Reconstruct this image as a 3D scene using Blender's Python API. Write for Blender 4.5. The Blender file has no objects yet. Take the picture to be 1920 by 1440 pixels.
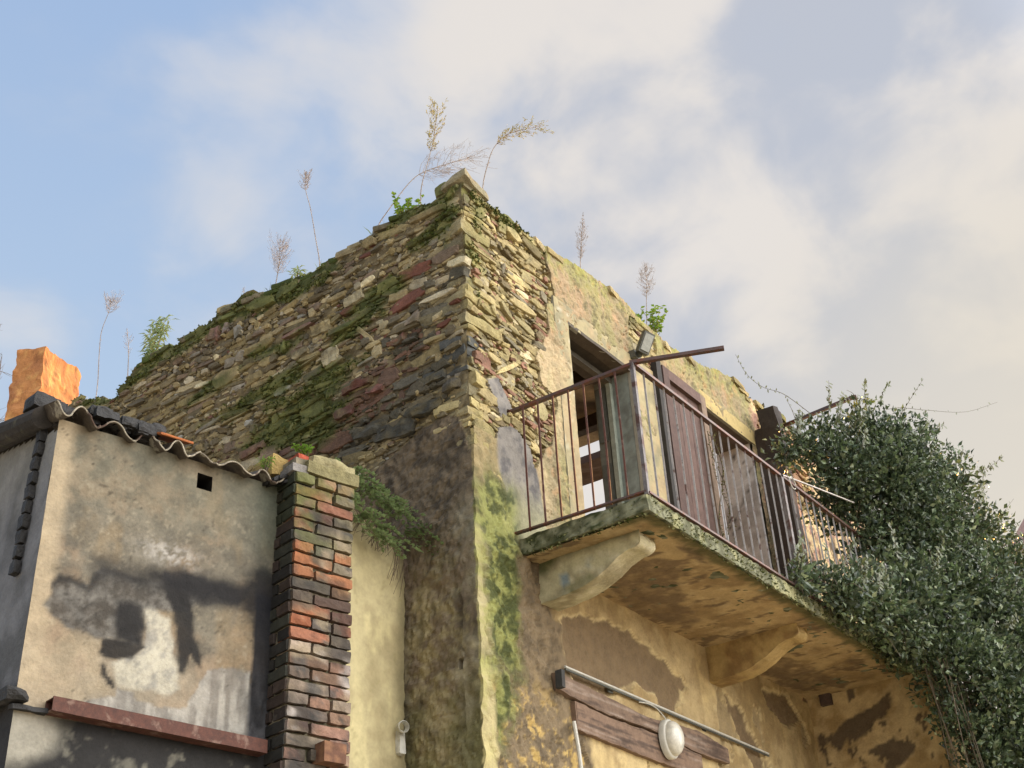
import bpy, math, random
import numpy as np
from mathutils import Vector, Matrix
R=math.radians
# ------------------------------------------------------------------ camera, world, sun, exposure
scene=bpy.context.scene
COL=scene.collection
CAM=np.array([-5.61,-4.266,1.6])
f_px,pitch,roll,az=2372.26,0.54886,-0.0584415,0.610829
fw=np.array([math.cos(az)*math.cos(pitch),math.sin(az)*math.cos(pitch),math.sin(pitch)])
rt=np.cross(fw,[0,0,1]); rt/=np.linalg.norm(rt); up=np.cross(rt,fw)
cr_=rt*math.cos(roll)+up*math.sin(roll); cu_=-rt*math.sin(roll)+up*math.cos(roll)
cam=bpy.data.objects.new('camera',bpy.data.cameras.new('camera')); COL.objects.link(cam)
M=Matrix.Identity(4)
for i in range(3):
    M[i][0]=cr_[i]; M[i][1]=cu_[i]; M[i][2]=-fw[i]; M[i][3]=CAM[i]
cam.matrix_world=M
cam.data.sensor_width=36; cam.data.lens=f_px*36/1920
cam.data.clip_end=3000; cam.data.clip_start=.05
scene.camera=cam
SUN_AZ,SUN_EL=R(1),R(11)
sl=bpy.data.lights.new('sun','SUN'); sl.energy=5.0; sl.angle=R(.6); sl.color=(1.0,.50,.14)
so=bpy.data.objects.new('sun',sl); COL.objects.link(so)
sd=Vector((math.cos(SUN_AZ)*math.cos(SUN_EL),math.sin(SUN_AZ)*math.cos(SUN_EL),math.sin(SUN_EL)))
so.rotation_euler=sd.to_track_quat('Z','Y').to_euler(); so.location=sd*50
scene.view_settings.view_transform='Standard'; scene.view_settings.look='None'
scene.view_settings.exposure=1.0; scene.view_settings.gamma=1.0

def lin(h,k=1.0):
    h=h.lstrip('#'); o=[]
    for i in (0,2,4):
        c=int(h[i:i+2],16)/255; c=c/12.92 if c<=.04045 else ((c+.055)/1.055)**2.4
        o.append(c*k)
    return np.array(o)

class NT:
    def __init__(s,nt): s.nt=nt; s.n=nt.nodes; s.l=nt.links
    def add(s,t,**k):
        n=s.n.new(t)
        for a,b in k.items(): setattr(n,a,b)
        return n
    def link(s,a,b): s.l.new(a,b)
    def val(s,inp,v):
        if isinstance(v,bpy.types.NodeSocket): s.l.new(v,inp)
        else: inp.default_value=v
    def math(s,op,a,b=0.0,c=None,clamp=False):
        n=s.add('ShaderNodeMath',operation=op,use_clamp=clamp); s.val(n.inputs[0],a); s.val(n.inputs[1],b)
        if c is not None: s.val(n.inputs[2],c)
        return n.outputs[0]
    def noise(s,vec,scale,detail=4,rough=.55,dist=0.0):
        n=s.add('ShaderNodeTexNoise'); s.link(vec,n.inputs['Vector'])
        n.inputs['Scale'].default_value=scale; n.inputs['Detail'].default_value=detail
        n.inputs['Roughness'].default_value=rough; n.inputs['Distortion'].default_value=dist
        return n.outputs['Fac']
    def ramp(s,f,a,b):
        n=s.add('ShaderNodeMapRange',interpolation_type='SMOOTHSTEP'); s.val(n.inputs[0],f)
        n.inputs[1].default_value=a; n.inputs[2].default_value=b
        return n.outputs[0]
    def mix(s,f,a,b,mode='MIX'):
        n=s.add('ShaderNodeMix',data_type='RGBA',blend_type=mode); s.val(n.inputs[0],f)
        for i,v in ((6,a),(7,b)):
            if isinstance(v,bpy.types.NodeSocket): s.l.new(v,n.inputs[i])
            else: n.inputs[i].default_value=(*v,1) if len(v)==3 else v
        return n.outputs[2]

world=bpy.data.worlds.new('World'); scene.world=world; world.use_nodes=True
w=NT(world.node_tree); w.n.clear()
out=w.add('ShaderNodeOutputWorld'); bg=w.add('ShaderNodeBackground'); bg.inputs[1].default_value=.05
w.link(bg.outputs[0],out.inputs[0])
sky=w.add('ShaderNodeTexSky',sky_type='NISHITA'); sky.sun_disc=False
sky.sun_elevation=SUN_EL; sky.sun_rotation=math.pi/2-SUN_AZ; sky.air_density=1.0; sky.dust_density=1.2
tc=w.add('ShaderNodeTexCoord'); gen=tc.outputs['Generated']
sep=w.add('ShaderNodeSeparateXYZ'); w.link(gen,sep.inputs[0])
def wdot(v):
    n=w.add('ShaderNodeVectorMath',operation='DOT_PRODUCT'); w.link(gen,n.inputs[0]); v=Vector(v).normalized(); n.inputs[1].default_value=v
    return n.outputs['Value']
zz=w.math('ADD',w.math('MAXIMUM',sep.outputs[2],0.0),.35)
cmb=w.add('ShaderNodeCombineXYZ'); w.link(w.math('DIVIDE',sep.outputs[0],zz),cmb.inputs[0]); w.link(w.math('DIVIDE',sep.outputs[1],zz),cmb.inputs[1]); cmb.inputs[2].default_value=3.7
cl1=w.noise(cmb.outputs[0],3.3,3,.46,.35); cl2=w.noise(cmb.outputs[0],8.0,5,.52,.3)
cloud=w.math('ADD',w.math('MULTIPLY',cl1,.7),w.math('MULTIPLY',cl2,.3))
rightness=w.ramp(wdot(tuple(cr_)),-.22,.33)           # clouds thicken towards the low sun
thick=w.ramp(w.math('ADD',cloud,w.math('MULTIPLY',rightness,.42)),.44,.74)
shade=w.ramp(w.math('ADD',w.math('MULTIPLY',cl2,.55),w.math('MULTIPLY',cl1,.45)),.41,.59)
blue=w.mix(w.ramp(sep.outputs[2],.35,.85),(5.7,7.3,9.4),(4.0,5.6,8.5))
blue=w.mix(.06,blue,sky.outputs[0])
sunw=w.ramp(wdot((math.cos(R(5)),math.sin(R(5)),math.tan(R(17)))),.90,.998)
ccol=w.mix(shade,(5.9,6.2,7.0),(9.2,8.6,8.0))
ccol=w.mix(w.math('MULTIPLY',sunw,.85),ccol,(9.0,8.1,6.6))
skyc=w.mix(w.math('MULTIPLY',thick,.93),blue,ccol)
# unseen sky behind the viewer, brightened as added fill light for the walls
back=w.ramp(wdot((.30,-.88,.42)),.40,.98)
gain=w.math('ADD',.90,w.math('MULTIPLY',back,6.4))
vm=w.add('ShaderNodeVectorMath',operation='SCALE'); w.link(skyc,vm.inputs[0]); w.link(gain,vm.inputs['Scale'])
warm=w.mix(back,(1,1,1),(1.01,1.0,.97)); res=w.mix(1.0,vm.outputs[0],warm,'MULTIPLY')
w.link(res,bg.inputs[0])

# ------------------------------------------------------------------ noise in numpy
def _h(ix,iy,iz,s):
    n=(ix*374761393+iy*668265263+iz*1274126177+s*974634777)&0xffffffff
    n=((n^(n>>13))*1274126177)&0xffffffff
    n=n^(n>>16)
    return (n&0xffffff)/16777215.0
def vn(p,s=0):
    p=np.asarray(p,float); i=np.floor(p).astype(np.int64); f=p-i; f=f*f*(3-2*f)
    o=0
    for a in (0,1):
        for b in (0,1):
            for c in (0,1):
                wgt=(f[:,0] if a else 1-f[:,0])*(f[:,1] if b else 1-f[:,1])*(f[:,2] if c else 1-f[:,2])
                o=o+wgt*_h(i[:,0]+a,i[:,1]+b,i[:,2]+c,s)
    return o
def fbm(p,s=0,o=4,g=.5):
    p=np.asarray(p,float); r=0; a=1; t=0
    for k in range(o):
        r=r+a*vn(p*(2.03**k)+k*7.3,s+k*13); t+=a; a*=g
    return r/t
def f2(u,v,sc,s=0,o=4,g=.5,asp=1.0):
    if asp==1.0: u,v=u*.83-v*.56,u*.56+v*.83      # turn the noise lattice off the wall axes
    return fbm(np.stack([u*sc,v*sc*asp,np.full_like(u,s*1.7)],1),s,o,g)
def ss(a,b,x):
    t=np.clip((x-a)/(b-a),0,1); return t*t*(3-2*t)
def mixc(c,d,m): return c*(1-m[:,None])+np.asarray(d)*m[:,None]
def sdpoly(u,v,poly):
    P=np.array(poly,float); n=len(P); d=np.full(u.shape,1e9); ins=np.zeros(u.shape,bool)
    for i in range(n):
        a=P[i]; b=P[(i+1)%n]; e=b-a; wx=u-a[0]; wy=v-a[1]
        t=np.clip((wx*e[0]+wy*e[1])/(e@e),0,1)
        d=np.minimum(d,np.hypot(wx-e[0]*t,wy-e[1]*t))
        c=((a[1]<=v)&(b[1]>v))|((b[1]<=v)&(a[1]>v))
        with np.errstate(divide='ignore',invalid='ignore'):
            xi=a[0]+(v-a[1])/(b[1]-a[1]+1e-12)*(b[0]-a[0])
        ins^=c&(u<xi)
    return np.where(ins,d,-d)          # positive inside
def pm(u,v,poly,soft=.02,warp=.05,sc=9,s=1):
    w1=(f2(u,v,sc,s,3)-.5)*2*warp; w2=(f2(u,v,sc,s+50,3)-.5)*2*warp
    return ss(-soft,soft,sdpoly(u+w1,v+w2,poly))
def blob(u,v,c,ru,rv): return np.exp(-(((u-c[0])/ru)**2+((v-c[1])/rv)**2))
# ------------------------------------------------------------------ materials
def mat(name,col=None,rough=.9,bump=(),var=.3,vsc=12,spec=.3,metal=0,tint=None,coat=0,trans=0):
    m=bpy.data.materials.new(name); m.use_nodes=True; t=NT(m.node_tree); t.n.clear()
    o=t.add('ShaderNodeOutputMaterial'); b=t.add('ShaderNodeBsdfPrincipled'); t.link(b.outputs[0],o.inputs[0])
    g=t.add('ShaderNodeNewGeometry').outputs['Position']
    if col is None:
        a=t.add('ShaderNodeAttribute',attribute_name='Col'); base=a.outputs['Color']
    else: base=tuple(col)
    n1=t.noise(g,vsc,5,.65); n2=t.noise(g,vsc*7,3,.6)
    k=t.math('ADD',t.math('MULTIPLY',n1,.65),t.math('MULTIPLY',n2,.35))
    k=t.math('ADD',1-var,t.math('MULTIPLY',t.ramp(k,.3,.7),2*var))
    c=t.mix(1.0,base,(1,1,1),'MULTIPLY')
    sc=t.add('ShaderNodeVectorMath',operation='SCALE'); t.link(c,sc.inputs[0]); t.link(k,sc.inputs['Scale'])
    cc=sc.outputs[0]
    if tint is not None:
        tc_,ts,lo,hi=tint
        cc=t.mix(t.ramp(t.noise(g,ts,5,.6,.3),lo,hi),cc,tuple(tc_))
    t.link(cc,b.inputs['Base Color'])
    b.inputs['Roughness'].default_value=rough; b.inputs['Metallic'].default_value=metal
    b.inputs['Specular IOR Level'].default_value=spec
    if trans:
        tr=t.add('ShaderNodeBsdfTranslucent'); t.link(cc,tr.inputs[0]); mx=t.add('ShaderNodeMixShader'); mx.inputs[0].default_value=trans
        t.link(b.outputs[0],mx.inputs[1]); t.link(tr.outputs[0],mx.inputs[2]); t.link(mx.outputs[0],o.inputs[0])
    prev=None
    for (s_,st,di) in bump:
        bp=t.add('ShaderNodeBump'); bp.inputs['Strength'].default_value=st; bp.inputs['Distance'].default_value=di
        t.link(t.noise(g,s_,5,.6),bp.inputs['Height'])
        if prev: t.link(prev,bp.inputs['Normal'])
        prev=bp.outputs[0]
    if prev: t.link(prev,b.inputs['Normal'])
    return m
MS=mat('rubble_stone',bump=((28,.7,.02),(110,.5,.006)),var=.32,vsc=14)
MP=mat('old_plaster',bump=((16,.35,.02),(70,.45,.006)),var=.2,vsc=9)
MPS=mat('smooth_plaster',bump=((9,.15,.015),(90,.25,.003)),var=.16,vsc=6)
MB=mat('burnt_brick',bump=((60,.5,.005),(180,.4,.002)),var=.28,vsc=22)
MW=mat('weathered_wood',bump=((40,.4,.004),),var=.25,vsc=16,rough=.8)
MCH=mat('charred_wood',lin('#15130f'),rough=.65,bump=((45,.9,.01),),var=.5,vsc=30,spec=.5)
MRUST=mat('rusty_iron',lin('#4c2c20'),rough=.75,bump=((70,.4,.002),),var=.4,vsc=30,spec=.4,tint=(lin('#6e5548'),14,.55,.68))
MRAIL=mat('railing_iron',lin('#55423a'),rough=.42,bump=((120,.3,.001),),var=.3,vsc=40,spec=.6,metal=.35,tint=(lin('#6a3a26'),18,.45,.65))
MRAIL2=mat('skylit_bar_iron',lin('#a0988f'),rough=.34,bump=((120,.2,.001),),var=.25,vsc=30,spec=.6,metal=.55,tint=(lin('#5a3a2c'),11,.56,.68))  # light base colour stands in for sky reflections on the bars
MPOST=mat('worn_post_iron',lin('#6f6966'),rough=.55,bump=((120,.2,.001),),var=.35,vsc=24,spec=.4,metal=.2,tint=(lin('#4e342a'),9,.5,.62))
MTILE=mat('roof_sheet',lin('#4a4238'),rough=.85,bump=((50,.5,.004),),var=.35,vsc=20,tint=(lin('#8a8474'),9,.56,.66))
MTERRA=mat('terracotta',lin('#9a5c34'),rough=.85,bump=((60,.4,.003),),var=.25,vsc=15)
MDRY=mat('dry_stalk',lin('#b3a9a0'),rough=.8,var=.3,vsc=30,trans=.25)
MDRYL=mat('dry_leaf',lin('#aaa662'),rough=.7,var=.35,vsc=25,trans=.4)
MGREEN=mat('young_leaf',lin('#6f9038'),rough=.55,var=.4,vsc=25,trans=.4)
MFERN=mat('fern_leaf',lin('#788a5c'),rough=.5,var=.4,vsc=30,trans=.3)
MWILL=mat('pale_leaf',lin('#8ba07a'),rough=.5,var=.35,vsc=30,trans=.3)
MLEAF=mat('bush_leaf',None,rough=.36,var=.4,vsc=14,spec=.55,trans=.28)
MTWIG=mat('twig',lin('#5c5142'),rough=.8,var=.3,vsc=30)
MMOSS=mat('moss',None,rough=.95,var=.4,vsc=35)
MGLASS=mat('frosted_lamp_glass',lin('#bdbaac'),rough=.25,var=.22,vsc=26,spec=.6)
MWHITE=mat('white_plastic',lin('#b9b7ab'),rough=.5,var=.12,vsc=30)
MDGREY=mat('grey_metal',lin('#55564f'),rough=.5,var=.3,vsc=40,metal=.3)
MDARK=mat('dark_interior',lin('#1c1915'),rough=.95,var=.3,vsc=10)
# ------------------------------------------------------------------ mesh helpers
def tag(o,label=None,cat=None,group=None,kind=None):
    if label: o['label']=label
    if cat and not kind: o['kind']='thing'
    if cat: o['category']=cat
    if group: o['group']=group
    if kind: o['kind']=kind
    return o
def empty(name,loc=(0,0,0)):
    o=bpy.data.objects.new(name,None); COL.objects.link(o); o.location=loc; o.empty_display_size=.2
    return o
def wl(o):
    p=Vector((0,0,0))
    while o is not None: p=p+Vector(o.location); o=o.parent
    return p
class MBd:
    def __init__(s): s.v=[]; s.f=[]; s.c=[]; s.n=0
    def add(s,v,f,c=None):
        v=np.asarray(v,float); s.v.append(v)
        f=[tuple(int(i)+s.n for i in q) for q in f]; s.f+=f
        if True:
            c=np.asarray((.3,.28,.25) if c is None else c,float)
            if c.ndim==1: c=np.tile(c,(len(v),1))
            s.c.append(c)
        s.n+=len(v)
        return s
    def build(s,name,m,parent=None,smooth=False):
        me=bpy.data.meshes.new(name); v=np.concatenate(s.v)
        if parent is not None: v=v-np.array(wl(parent))
        me.from_pydata(v.tolist(),[],s.f); 
        if s.c:
            c=np.concatenate(s.c); a=me.color_attributes.new('Col','FLOAT_COLOR','POINT')
            c=np.concatenate([np.clip(c,0,1),np.ones((len(c),1))],1)
            a.data.foreach_set('color',c.astype(np.float32).ravel())
        me.materials.append(m)
        if smooth: me.polygons.foreach_set('use_smooth',[True]*len(me.polygons))
        me.update()
        o=bpy.data.objects.new(name,me); COL.objects.link(o)
        if parent is not None: o.parent=parent
        return o
def grid(mb,O,U,V,N,u0,u1,v0,v1,du,keep,height,color,dv=None):
    O,U,V,N=[np.array(a,float) for a in (O,U,V,N)]
    nu=max(2,int(round((u1-u0)/du))+1); nv=max(2,int(round((v1-v0)/(dv or du)))+1)
    us=np.linspace(u0,u1,nu); vs=np.linspace(v0,v1,nv)
    uu,vv=np.meshgrid(us,vs); uu=uu.ravel(); vv=vv.ravel()
    h=height(uu,vv) if height else np.zeros_like(uu)
    c=color(uu,vv,h)
    pos=O+uu[:,None]*U+vv[:,None]*V+h[:,None]*N
    i=np.arange(nu-1); j=np.arange(nv-1); ii,jj=np.meshgrid(i,j); a=(jj*nu+ii).ravel()
    q=np.stack([a,a+1,a+nu+1,a+nu],1)
    if keep:
        cu=uu[q].mean(1); cv=vv[q].mean(1); q=q[keep(cu,cv)]
    if np.dot(np.cross(U,V),N)<0: q=q[:,::-1]
    used=np.unique(q); remap=-np.ones(len(pos),int); remap[used]=np.arange(len(used))
    mb.add(pos[used],remap[q],c[used])
def rock(mb,c,size,ax,div=3,amp=.01,freq=12,seed=0,col=None,colfn=None,taper=None,rnd=0.0):
    """displaced box; ax = three axis vectors; rnd rounds it towards an ellipsoid"""
    ax=[np.array(a,float) for a in ax]; c=np.array(c,float)
    if isinstance(div,int): div=(div,div,div)
    V=[];F=[];n=0
    for d in range(3):
        a,b=(d+1)%3,(d+2)%3
        for sgn in (-1,1):
            na,nb=div[a],div[b]
            A,B=np.meshgrid(np.linspace(-1,1,na+1),np.linspace(-1,1,nb+1)); A=A.ravel();B=B.ravel()
            P=np.zeros((len(A),3)); P[:,a]=A; P[:,b]=B; P[:,d]=sgn
            V.append(P)
            for j in range(nb):
                for i in range(na):
                    q=[n+j*(na+1)+i,n+j*(na+1)+i+1,n+(j+1)*(na+1)+i+1,n+(j+1)*(na+1)+i]
                    F.append(q if sgn>0 else q[::-1])
            n+=len(A)
    P=np.concatenate(V)
    if rnd>0:
        l=np.linalg.norm(P,axis=1,keepdims=True); P=P*(1-rnd)+P/l*rnd*1.15
    if taper: P=taper(P)
    W=c+sum(P[:,i:i+1]*ax[i]*size[i]/2 for i in range(3))
    if amp:
        D=np.stack([fbm(W*freq+seed*3.1+k*37,seed+k,3) for k in range(3)],1)-.5
        W=W+D*2*amp
    cc=None
    if colfn: cc=colfn(W)
    elif col is not None: cc=np.tile(np.asarray(col,float),(len(W),1))
    mb.add(W,F,cc)
X3=((1,0,0),(0,1,0),(0,0,1))
def bar(mb,a,b,w,h=None,col=None,upv=(0,0,1)):
    a=np.array(a,float); b=np.array(b,float); h=h or w
    d=b-a; d/=np.linalg.norm(d); s=np.cross(d,upv)
    if np.linalg.norm(s)<1e-4: s=np.cross(d,(1,0,0))
    s/=np.linalg.norm(s); u=np.cross(s,d)
    v=[p+s*w/2*i+u*h/2*j for p in (a,b) for i,j in ((-1,-1),(1,-1),(1,1),(-1,1))]
    mb.add(v,[(0,3,2,1),(4,5,6,7),(0,1,5,4),(1,2,6,5),(2,3,7,6),(3,0,4,7)],col)
def tube(mb,pts,rad,seg=6,col=None,cap=True):
    pts=[np.array(p,float) for p in pts]; n=len(pts)
    if not hasattr(rad,'__len__'): rad=[rad]*n
    V=[];ref=np.array([.13,.27,.95])
    for i,p in enumerate(pts):
        d=pts[min(i+1,n-1)]-pts[max(i-1,0)]; d=d/(np.linalg.norm(d)+1e-9)
        s=np.cross(d,ref); 
        if np.linalg.norm(s)<.05: s=np.cross(d,(1,0,0))
        s/=np.linalg.norm(s); u=np.cross(s,d)
        for k in range(seg):
            t=2*math.pi*k/seg; V.append(p+(s*math.cos(t)+u*math.sin(t))*rad[i])
    F=[]
    for i in range(n-1):
        for k in range(seg):
            F.append((i*seg+k,i*seg+(k+1)%seg,(i+1)*seg+(k+1)%seg,(i+1)*seg+k))
    if cap: F.append(tuple(range(seg))[::-1]); F.append(tuple((n-1)*seg+k for k in range(seg)))
    mb.add(V,F,col)
def prism(mb,poly,axis_o,U,V,N,d0,d1,col=None):
    """polygon in (u,v) extruded from d0 to d1 along N"""
    O,U,V,N=[np.array(a,float) for a in (axis_o,U,V,N)]
    n=len(poly); P=[O+U*p[0]+V*p[1]+N*d for d in (d0,d1) for p in poly]
    F=[tuple(range(n))[::-1],tuple(range(n,2*n))]+[(i,(i+1)%n,n+(i+1)%n,n+i) for i in range(n)]
    mb.add(P,F,col)
def spline(pts,n):
    pts=[np.array(p,float) for p in pts]
    if len(pts)==2: return [pts[0]+(pts[1]-pts[0])*t for t in np.linspace(0,1,n)]
    P=[2*pts[0]-pts[1]]+pts+[2*pts[-1]-pts[-2]]; o=[]; m=len(pts)-1
    for t in np.linspace(0,m-1e-6,n):
        i=int(t); f=t-i; a,b,c,d=P[i:i+4]
        o.append(.5*((2*b)+(-a+c)*f+(2*a-5*b+4*c-d)*f*f+(-a+3*b-3*c+d)*f**3))
    return o
# ------------------------------------------------------------------ frames of the walls
Ux,Uy,Uz=np.array([1.,0,0]),np.array([0,1.,0]),np.array([0,0,1.])
dl=-0.202704
SX=np.array([math.cos(dl),math.sin(dl),0]); SY=np.array([-math.sin(dl),math.cos(dl),0])
PO=np.array([-1.2,.32,0.])                       # outer corner of the brick pillar
T1,T2=.33,.37                                    # front wall thickness left / right of the brown shutter
def a_top(y):
    b=np.interp(y,[-.1,0,.1,.25,.4,.6,.9,1.2,1.7,2.1,2.45,2.75,3.1,3.6,3.70,3.74,3.95,4.1,4.4,4.6],[7.66,7.66,7.64,7.6,7.64,7.66,7.62,7.58,7.58,7.65,7.68,7.6,7.58,7.58,7.5,7.34,7.38,7.45,7.58,7.5])
    return b+(f2(y,y*0,9,5,3)-.5)*.07
def b_top(x):
    b=np.interp(x,[0,.29,.65,.96,1.56,2.05,2.55,2.99,3.4,3.83,4.06,4.25,4.47,5.08,5.44,7],[7.66,7.66,7.66,7.64,7.74,7.77,7.69,7.67,7.72,7.85,7.90,7.9,7.82,7.93,7.92,7.9])
    return b+(f2(x,x*0,8,9,3)-.5)*.05
CRX=[.60,.62,.64,.60,.68,.90,1.01,.81,.77,.95,.95,1.08,1.02,.94]
CRZ=[4.8,4.96,5.23,5.45,5.6,5.86,6.26,6.3,6.51,6.83,7.05,7.19,7.46,7.75]
def crack(v): 
    return np.interp(v,CRZ,CRX)+(f2(v,v*0,14,21,4)-.5)*.10
P1=[(.16,6.03),(.3,6.11),(.45,5.94),(.4,5.84),(.31,5.8),(.24,5.91)]
P2=[(.27,5.72),(.47,5.8),(.64,5.69),(.7,5.49),(.76,5.1),(.7,4.9),(.40,4.9),(.31,5.28),(.2,5.43)]
def b_stone(u,v):
    """true where the bare rubble shows on the front wall"""
    w=(f2(u,v,10,31,3)-.5)*.08
    s=(u<crack(v))&(v>5.15)&(sdpoly(u+w,v-w,P1)<0)&(sdpoly(u-w,v+w,P2)<0)&~((u<.3+w)&(v<5.62))&~((u<.52)&(v<5.42))
    s|=(u>2.25+w*3)&(u<2.62+w)&(v>7.25+w*2)&(v<7.62)          # flaked patch above the lintel
    s|=(u>4.55+w)&(v>6.9+w)
    return s
def a_stone(u,v):
    lim=np.interp(u,[0,.08,.3,.55,.84,1.1,1.3],[5.42,5.72,5.74,5.66,5.6,5.3,3.0])+(f2(u,v,6,41,3)-.5)*.14
    return v>lim
# ------------------------------------------------------------------ colours of the walls
cMOSS=lin('#3f4a1e'); cMOSS2=lin('#666b38')
A_MOSS=[((.43,7.62),.35,.10),((.11,7.42),.12,.16),((.34,7.3),.2,.12),((.9,6.9),.3,.10),((1.16,6.77),.22,.1),((1.26,6.53),.3,.1),((1.55,6.33),.42,.17),((1.35,6.1),.3,.2),((1.8,6.2),.35,.15),((1.76,6.64),.28,.12),((2.12,7.55),.5,.09),((1.6,7.45),.45,.10),((3.0,7.5),.7,.1),((2.3,6.6),.3,.1),((.7,7.05),.35,.08),((1.9,7.0),.4,.1),((2.6,6.9),.3,.1),((3.9,7.4),.4,.1)]
def moss_a(u,v):
    m=0
    for c,a,b in A_MOSS: m=m+blob(u,v,c,a,b)
    top=ss(.22,.0,a_top(u)-v)
    n=f2(u,v,7,61,4,.6,1.7)
    return np.clip(ss(.60,.90,n*.85+.50*np.clip(m,0,1.2)+.22*top),0,1)
PALA=[('#897c58',5),('#988a66',4),('#726850',4),('#9c9070',2.4),('#aaa188',1.0),('#645d4c',3),('#7a6a58',2),('#878071',1.4)]
def pick(rng,pal):
    t=rng.random()*sum(p[1] for p in pal)
    for c,k in pal:
        t-=k
        if t<=0: return lin(c)
    return lin(pal[0][0])
def col_a(rng,u,v):
    d=lambda c,a,b: math.exp(-(((u-c[0])/a)**2+((v-c[1])/b)**2))
    r=d((.75,6.25),.35,.16)+d((.5,6.48),.16,.08)+d((1.05,6.15),.3,.14)+.9*d((2.07,6.22),.35,.08)+d((1.4,6.0),.3,.12)+d((2.55,7.42),.12,.1)
    k=d((.45,6.4),.2,.14)+d((.7,5.92),.4,.14)+d((.3,6.08),.3,.12)+d((1.09,5.9),.35,.12)+.5*d((.4,6.7),.3,.2)
    t=rng.random()
    if t<r*.75: return lin(rng.choice(['#6e4c44','#654a42','#785648','#665046']))*.7+lin('#766a50')*.3
    if t<r*.75+k*.8: return lin(rng.choice(['#46473f','#4f4f48','#3d3d36','#565348']))*.75+lin('#766a50')*.25
    c=pick(rng,PALA)
    if rng.random()<.05: c=lin(rng.choice(['#a3a39a','#6f4a3e','#c0b695','#8a6a60']))
    return c
PALB=[('#a39368',5),('#968a62',4),('#b0a070',3),('#877a54',3),('#b9ac88',1.2),('#8a8169',2),('#786b4f',2)]  # front stones, colour warmed to carry the golden light on this face
def col_b(rng,u,v):
    if rng.random()<.12+.3*math.exp(-(((u-.95)/.12)**2+((v-7.2)/.4)**2))+.3*math.exp(-(((u-.85)/.15)**2+((v-5.95)/.2)**2)):
        return lin(rng.choice(['#94705a','#8c6854','#80604c']))
    c=pick(rng,PALB)
    if u>4.4: c=lin(rng.choice(['#b49a68','#b08a68','#b8a274','#9c885c','#a8806a']))
    return c
def moss_b(u,v):
    n=f2(u,v,8,71,4,.6)
    top=ss(.35,.0,b_top(u)-v)
    return np.clip(ss(.50,.85,n*.85+.30*top+.2*blob(u,v,(.1,7.0),.25,.6)),0,1)*.85

def stones(mb,rng,O,U,V,N,u0,u1,v0,v1,inside,colf,mossf,hs=(.028,.085),dep=(.012,.06),mossc=(cMOSS,cMOSS2),big=.05,skip=.13):
    O,U,V,N=[np.array(a,float) for a in (O,U,V,N)]
    v=v0; nseg=10
    VV=[];CC=[];F=[];UVs=[];n=0
    while v<v1:
        h=hs[0]+(hs[1]-hs[0])*rng.random()**1.5
        u=u0-rng.random()*.1
        ph=rng.random()*9
        while u<u1:
            L=h*(.9+3.6*rng.random()**1.5); L=min(max(L,.035),.34)
            rows=[(0,h)]
            if h>.055 and rng.random()<.4:
                k=.3+.4*rng.random(); rows=[(0,h*k),(h*k,h*(1-k))]
            for r0,hh in rows:
                uc=u+L/2; vc=v+r0+hh/2+.018*math.sin(uc*2.1+ph)+.012*math.sin(uc*5.3+v*3)
                if rng.random()<skip or not inside(np.array([uc]),np.array([vc]))[0]: continue
                l2=L*.5*(.90+.06*rng.random()); h2=hh*.5*(.80+.16*rng.random())
                if rng.random()<big: h2*=1.9; l2*=1.25
                if rng.random()<.10: h2*=1.5; l2*=.5
                rot=(rng.random()-.5)*.34; ex=2.8+5*rng.random()
                if rng.random()<.10: rot+=(rng.random()-.5)*1.6
                p=dep[0]+(dep[1]-dep[0])*rng.random()**1.6
                tilt=(rng.random()-.35)*.5*p/h2 if h2>0 else 0
                tilt=max(-.5,min(.5,tilt)); tu=(rng.random()-.5)*.25
                base=colf(rng,uc,vc)*(.72+.5*rng.random())
                th=[2*math.pi*(k+.5*rng.random()-.25)/nseg for k in range(nseg)]
                rr=[1+.22*(rng.random()-.5)*2 for _ in th]
                pts=[]
                for t,q in zip(th,rr):
                    c,s=math.cos(t),math.sin(t)
                    e=(abs(c)**ex+abs(s)**ex)**(-1/ex)*q
                    pts.append((c*e*l2,s*e*h2))
                rings=((1.03,-.04),(1.0,p*.80),(.925,p*1.0))
                cr,sr=math.cos(rot),math.sin(rot)
                cen=rng.uniform(-.3,.3),rng.uniform(-.3,.3)
                vs=[]
                for sc,dd in rings:
                    for a,b in pts:
                        a2=a*sc; b2=b*sc
                        if dd>0.0: jz=dd+(tilt*b2+tu*a2*.25)+ (rng.random()-.5)*p*.22
                        else: jz=dd
                        vs.append((uc+a2*cr-b2*sr,vc+a2*sr+b2*cr,jz))
                vs.append((uc+cen[0]*l2,vc+cen[1]*h2,p+(rng.random()-.3)*p*.3))
                VV+=vs; CC+=[base]*len(vs)
                for r in range(2):
                    for k in range(nseg):
                        a=n+r*nseg+k; b=n+r*nseg+(k+1)%nseg
                        F.append((a,b,b+nseg,a+nseg))
                for k in range(nseg):
                    F.append((n+2*nseg+k,n+2*nseg+(k+1)%nseg,n+3*nseg))
                n+=3*nseg+1
            u+=L
        v+=h
    VV=np.array(VV); CC=np.array(CC)
    m=mossf(VV[:,0],VV[:,1]); m=np.clip(m*(1.0-.0*VV[:,2]),0,1)
    mc=mixc(np.tile(mossc[0],(len(m),1)),mossc[1],ss(.35,.7,f2(VV[:,0],VV[:,1],30,7,2)))
    C=CC*(1-m[:,None]*.88)+mc*(m[:,None]*.88)
    dirt=ss(.35,.7,f2(VV[:,0],VV[:,1],5,88,4)); C=C*(1-.22*dirt[:,None])
    W=O+VV[:,:1]*U+VV[:,1:2]*V+VV[:,2:3]*N
    if np.dot(np.cross(U,V),N)<0: F=[q[::-1] for q in F]
    mb.add(W,F,C)
    return VV
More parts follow.
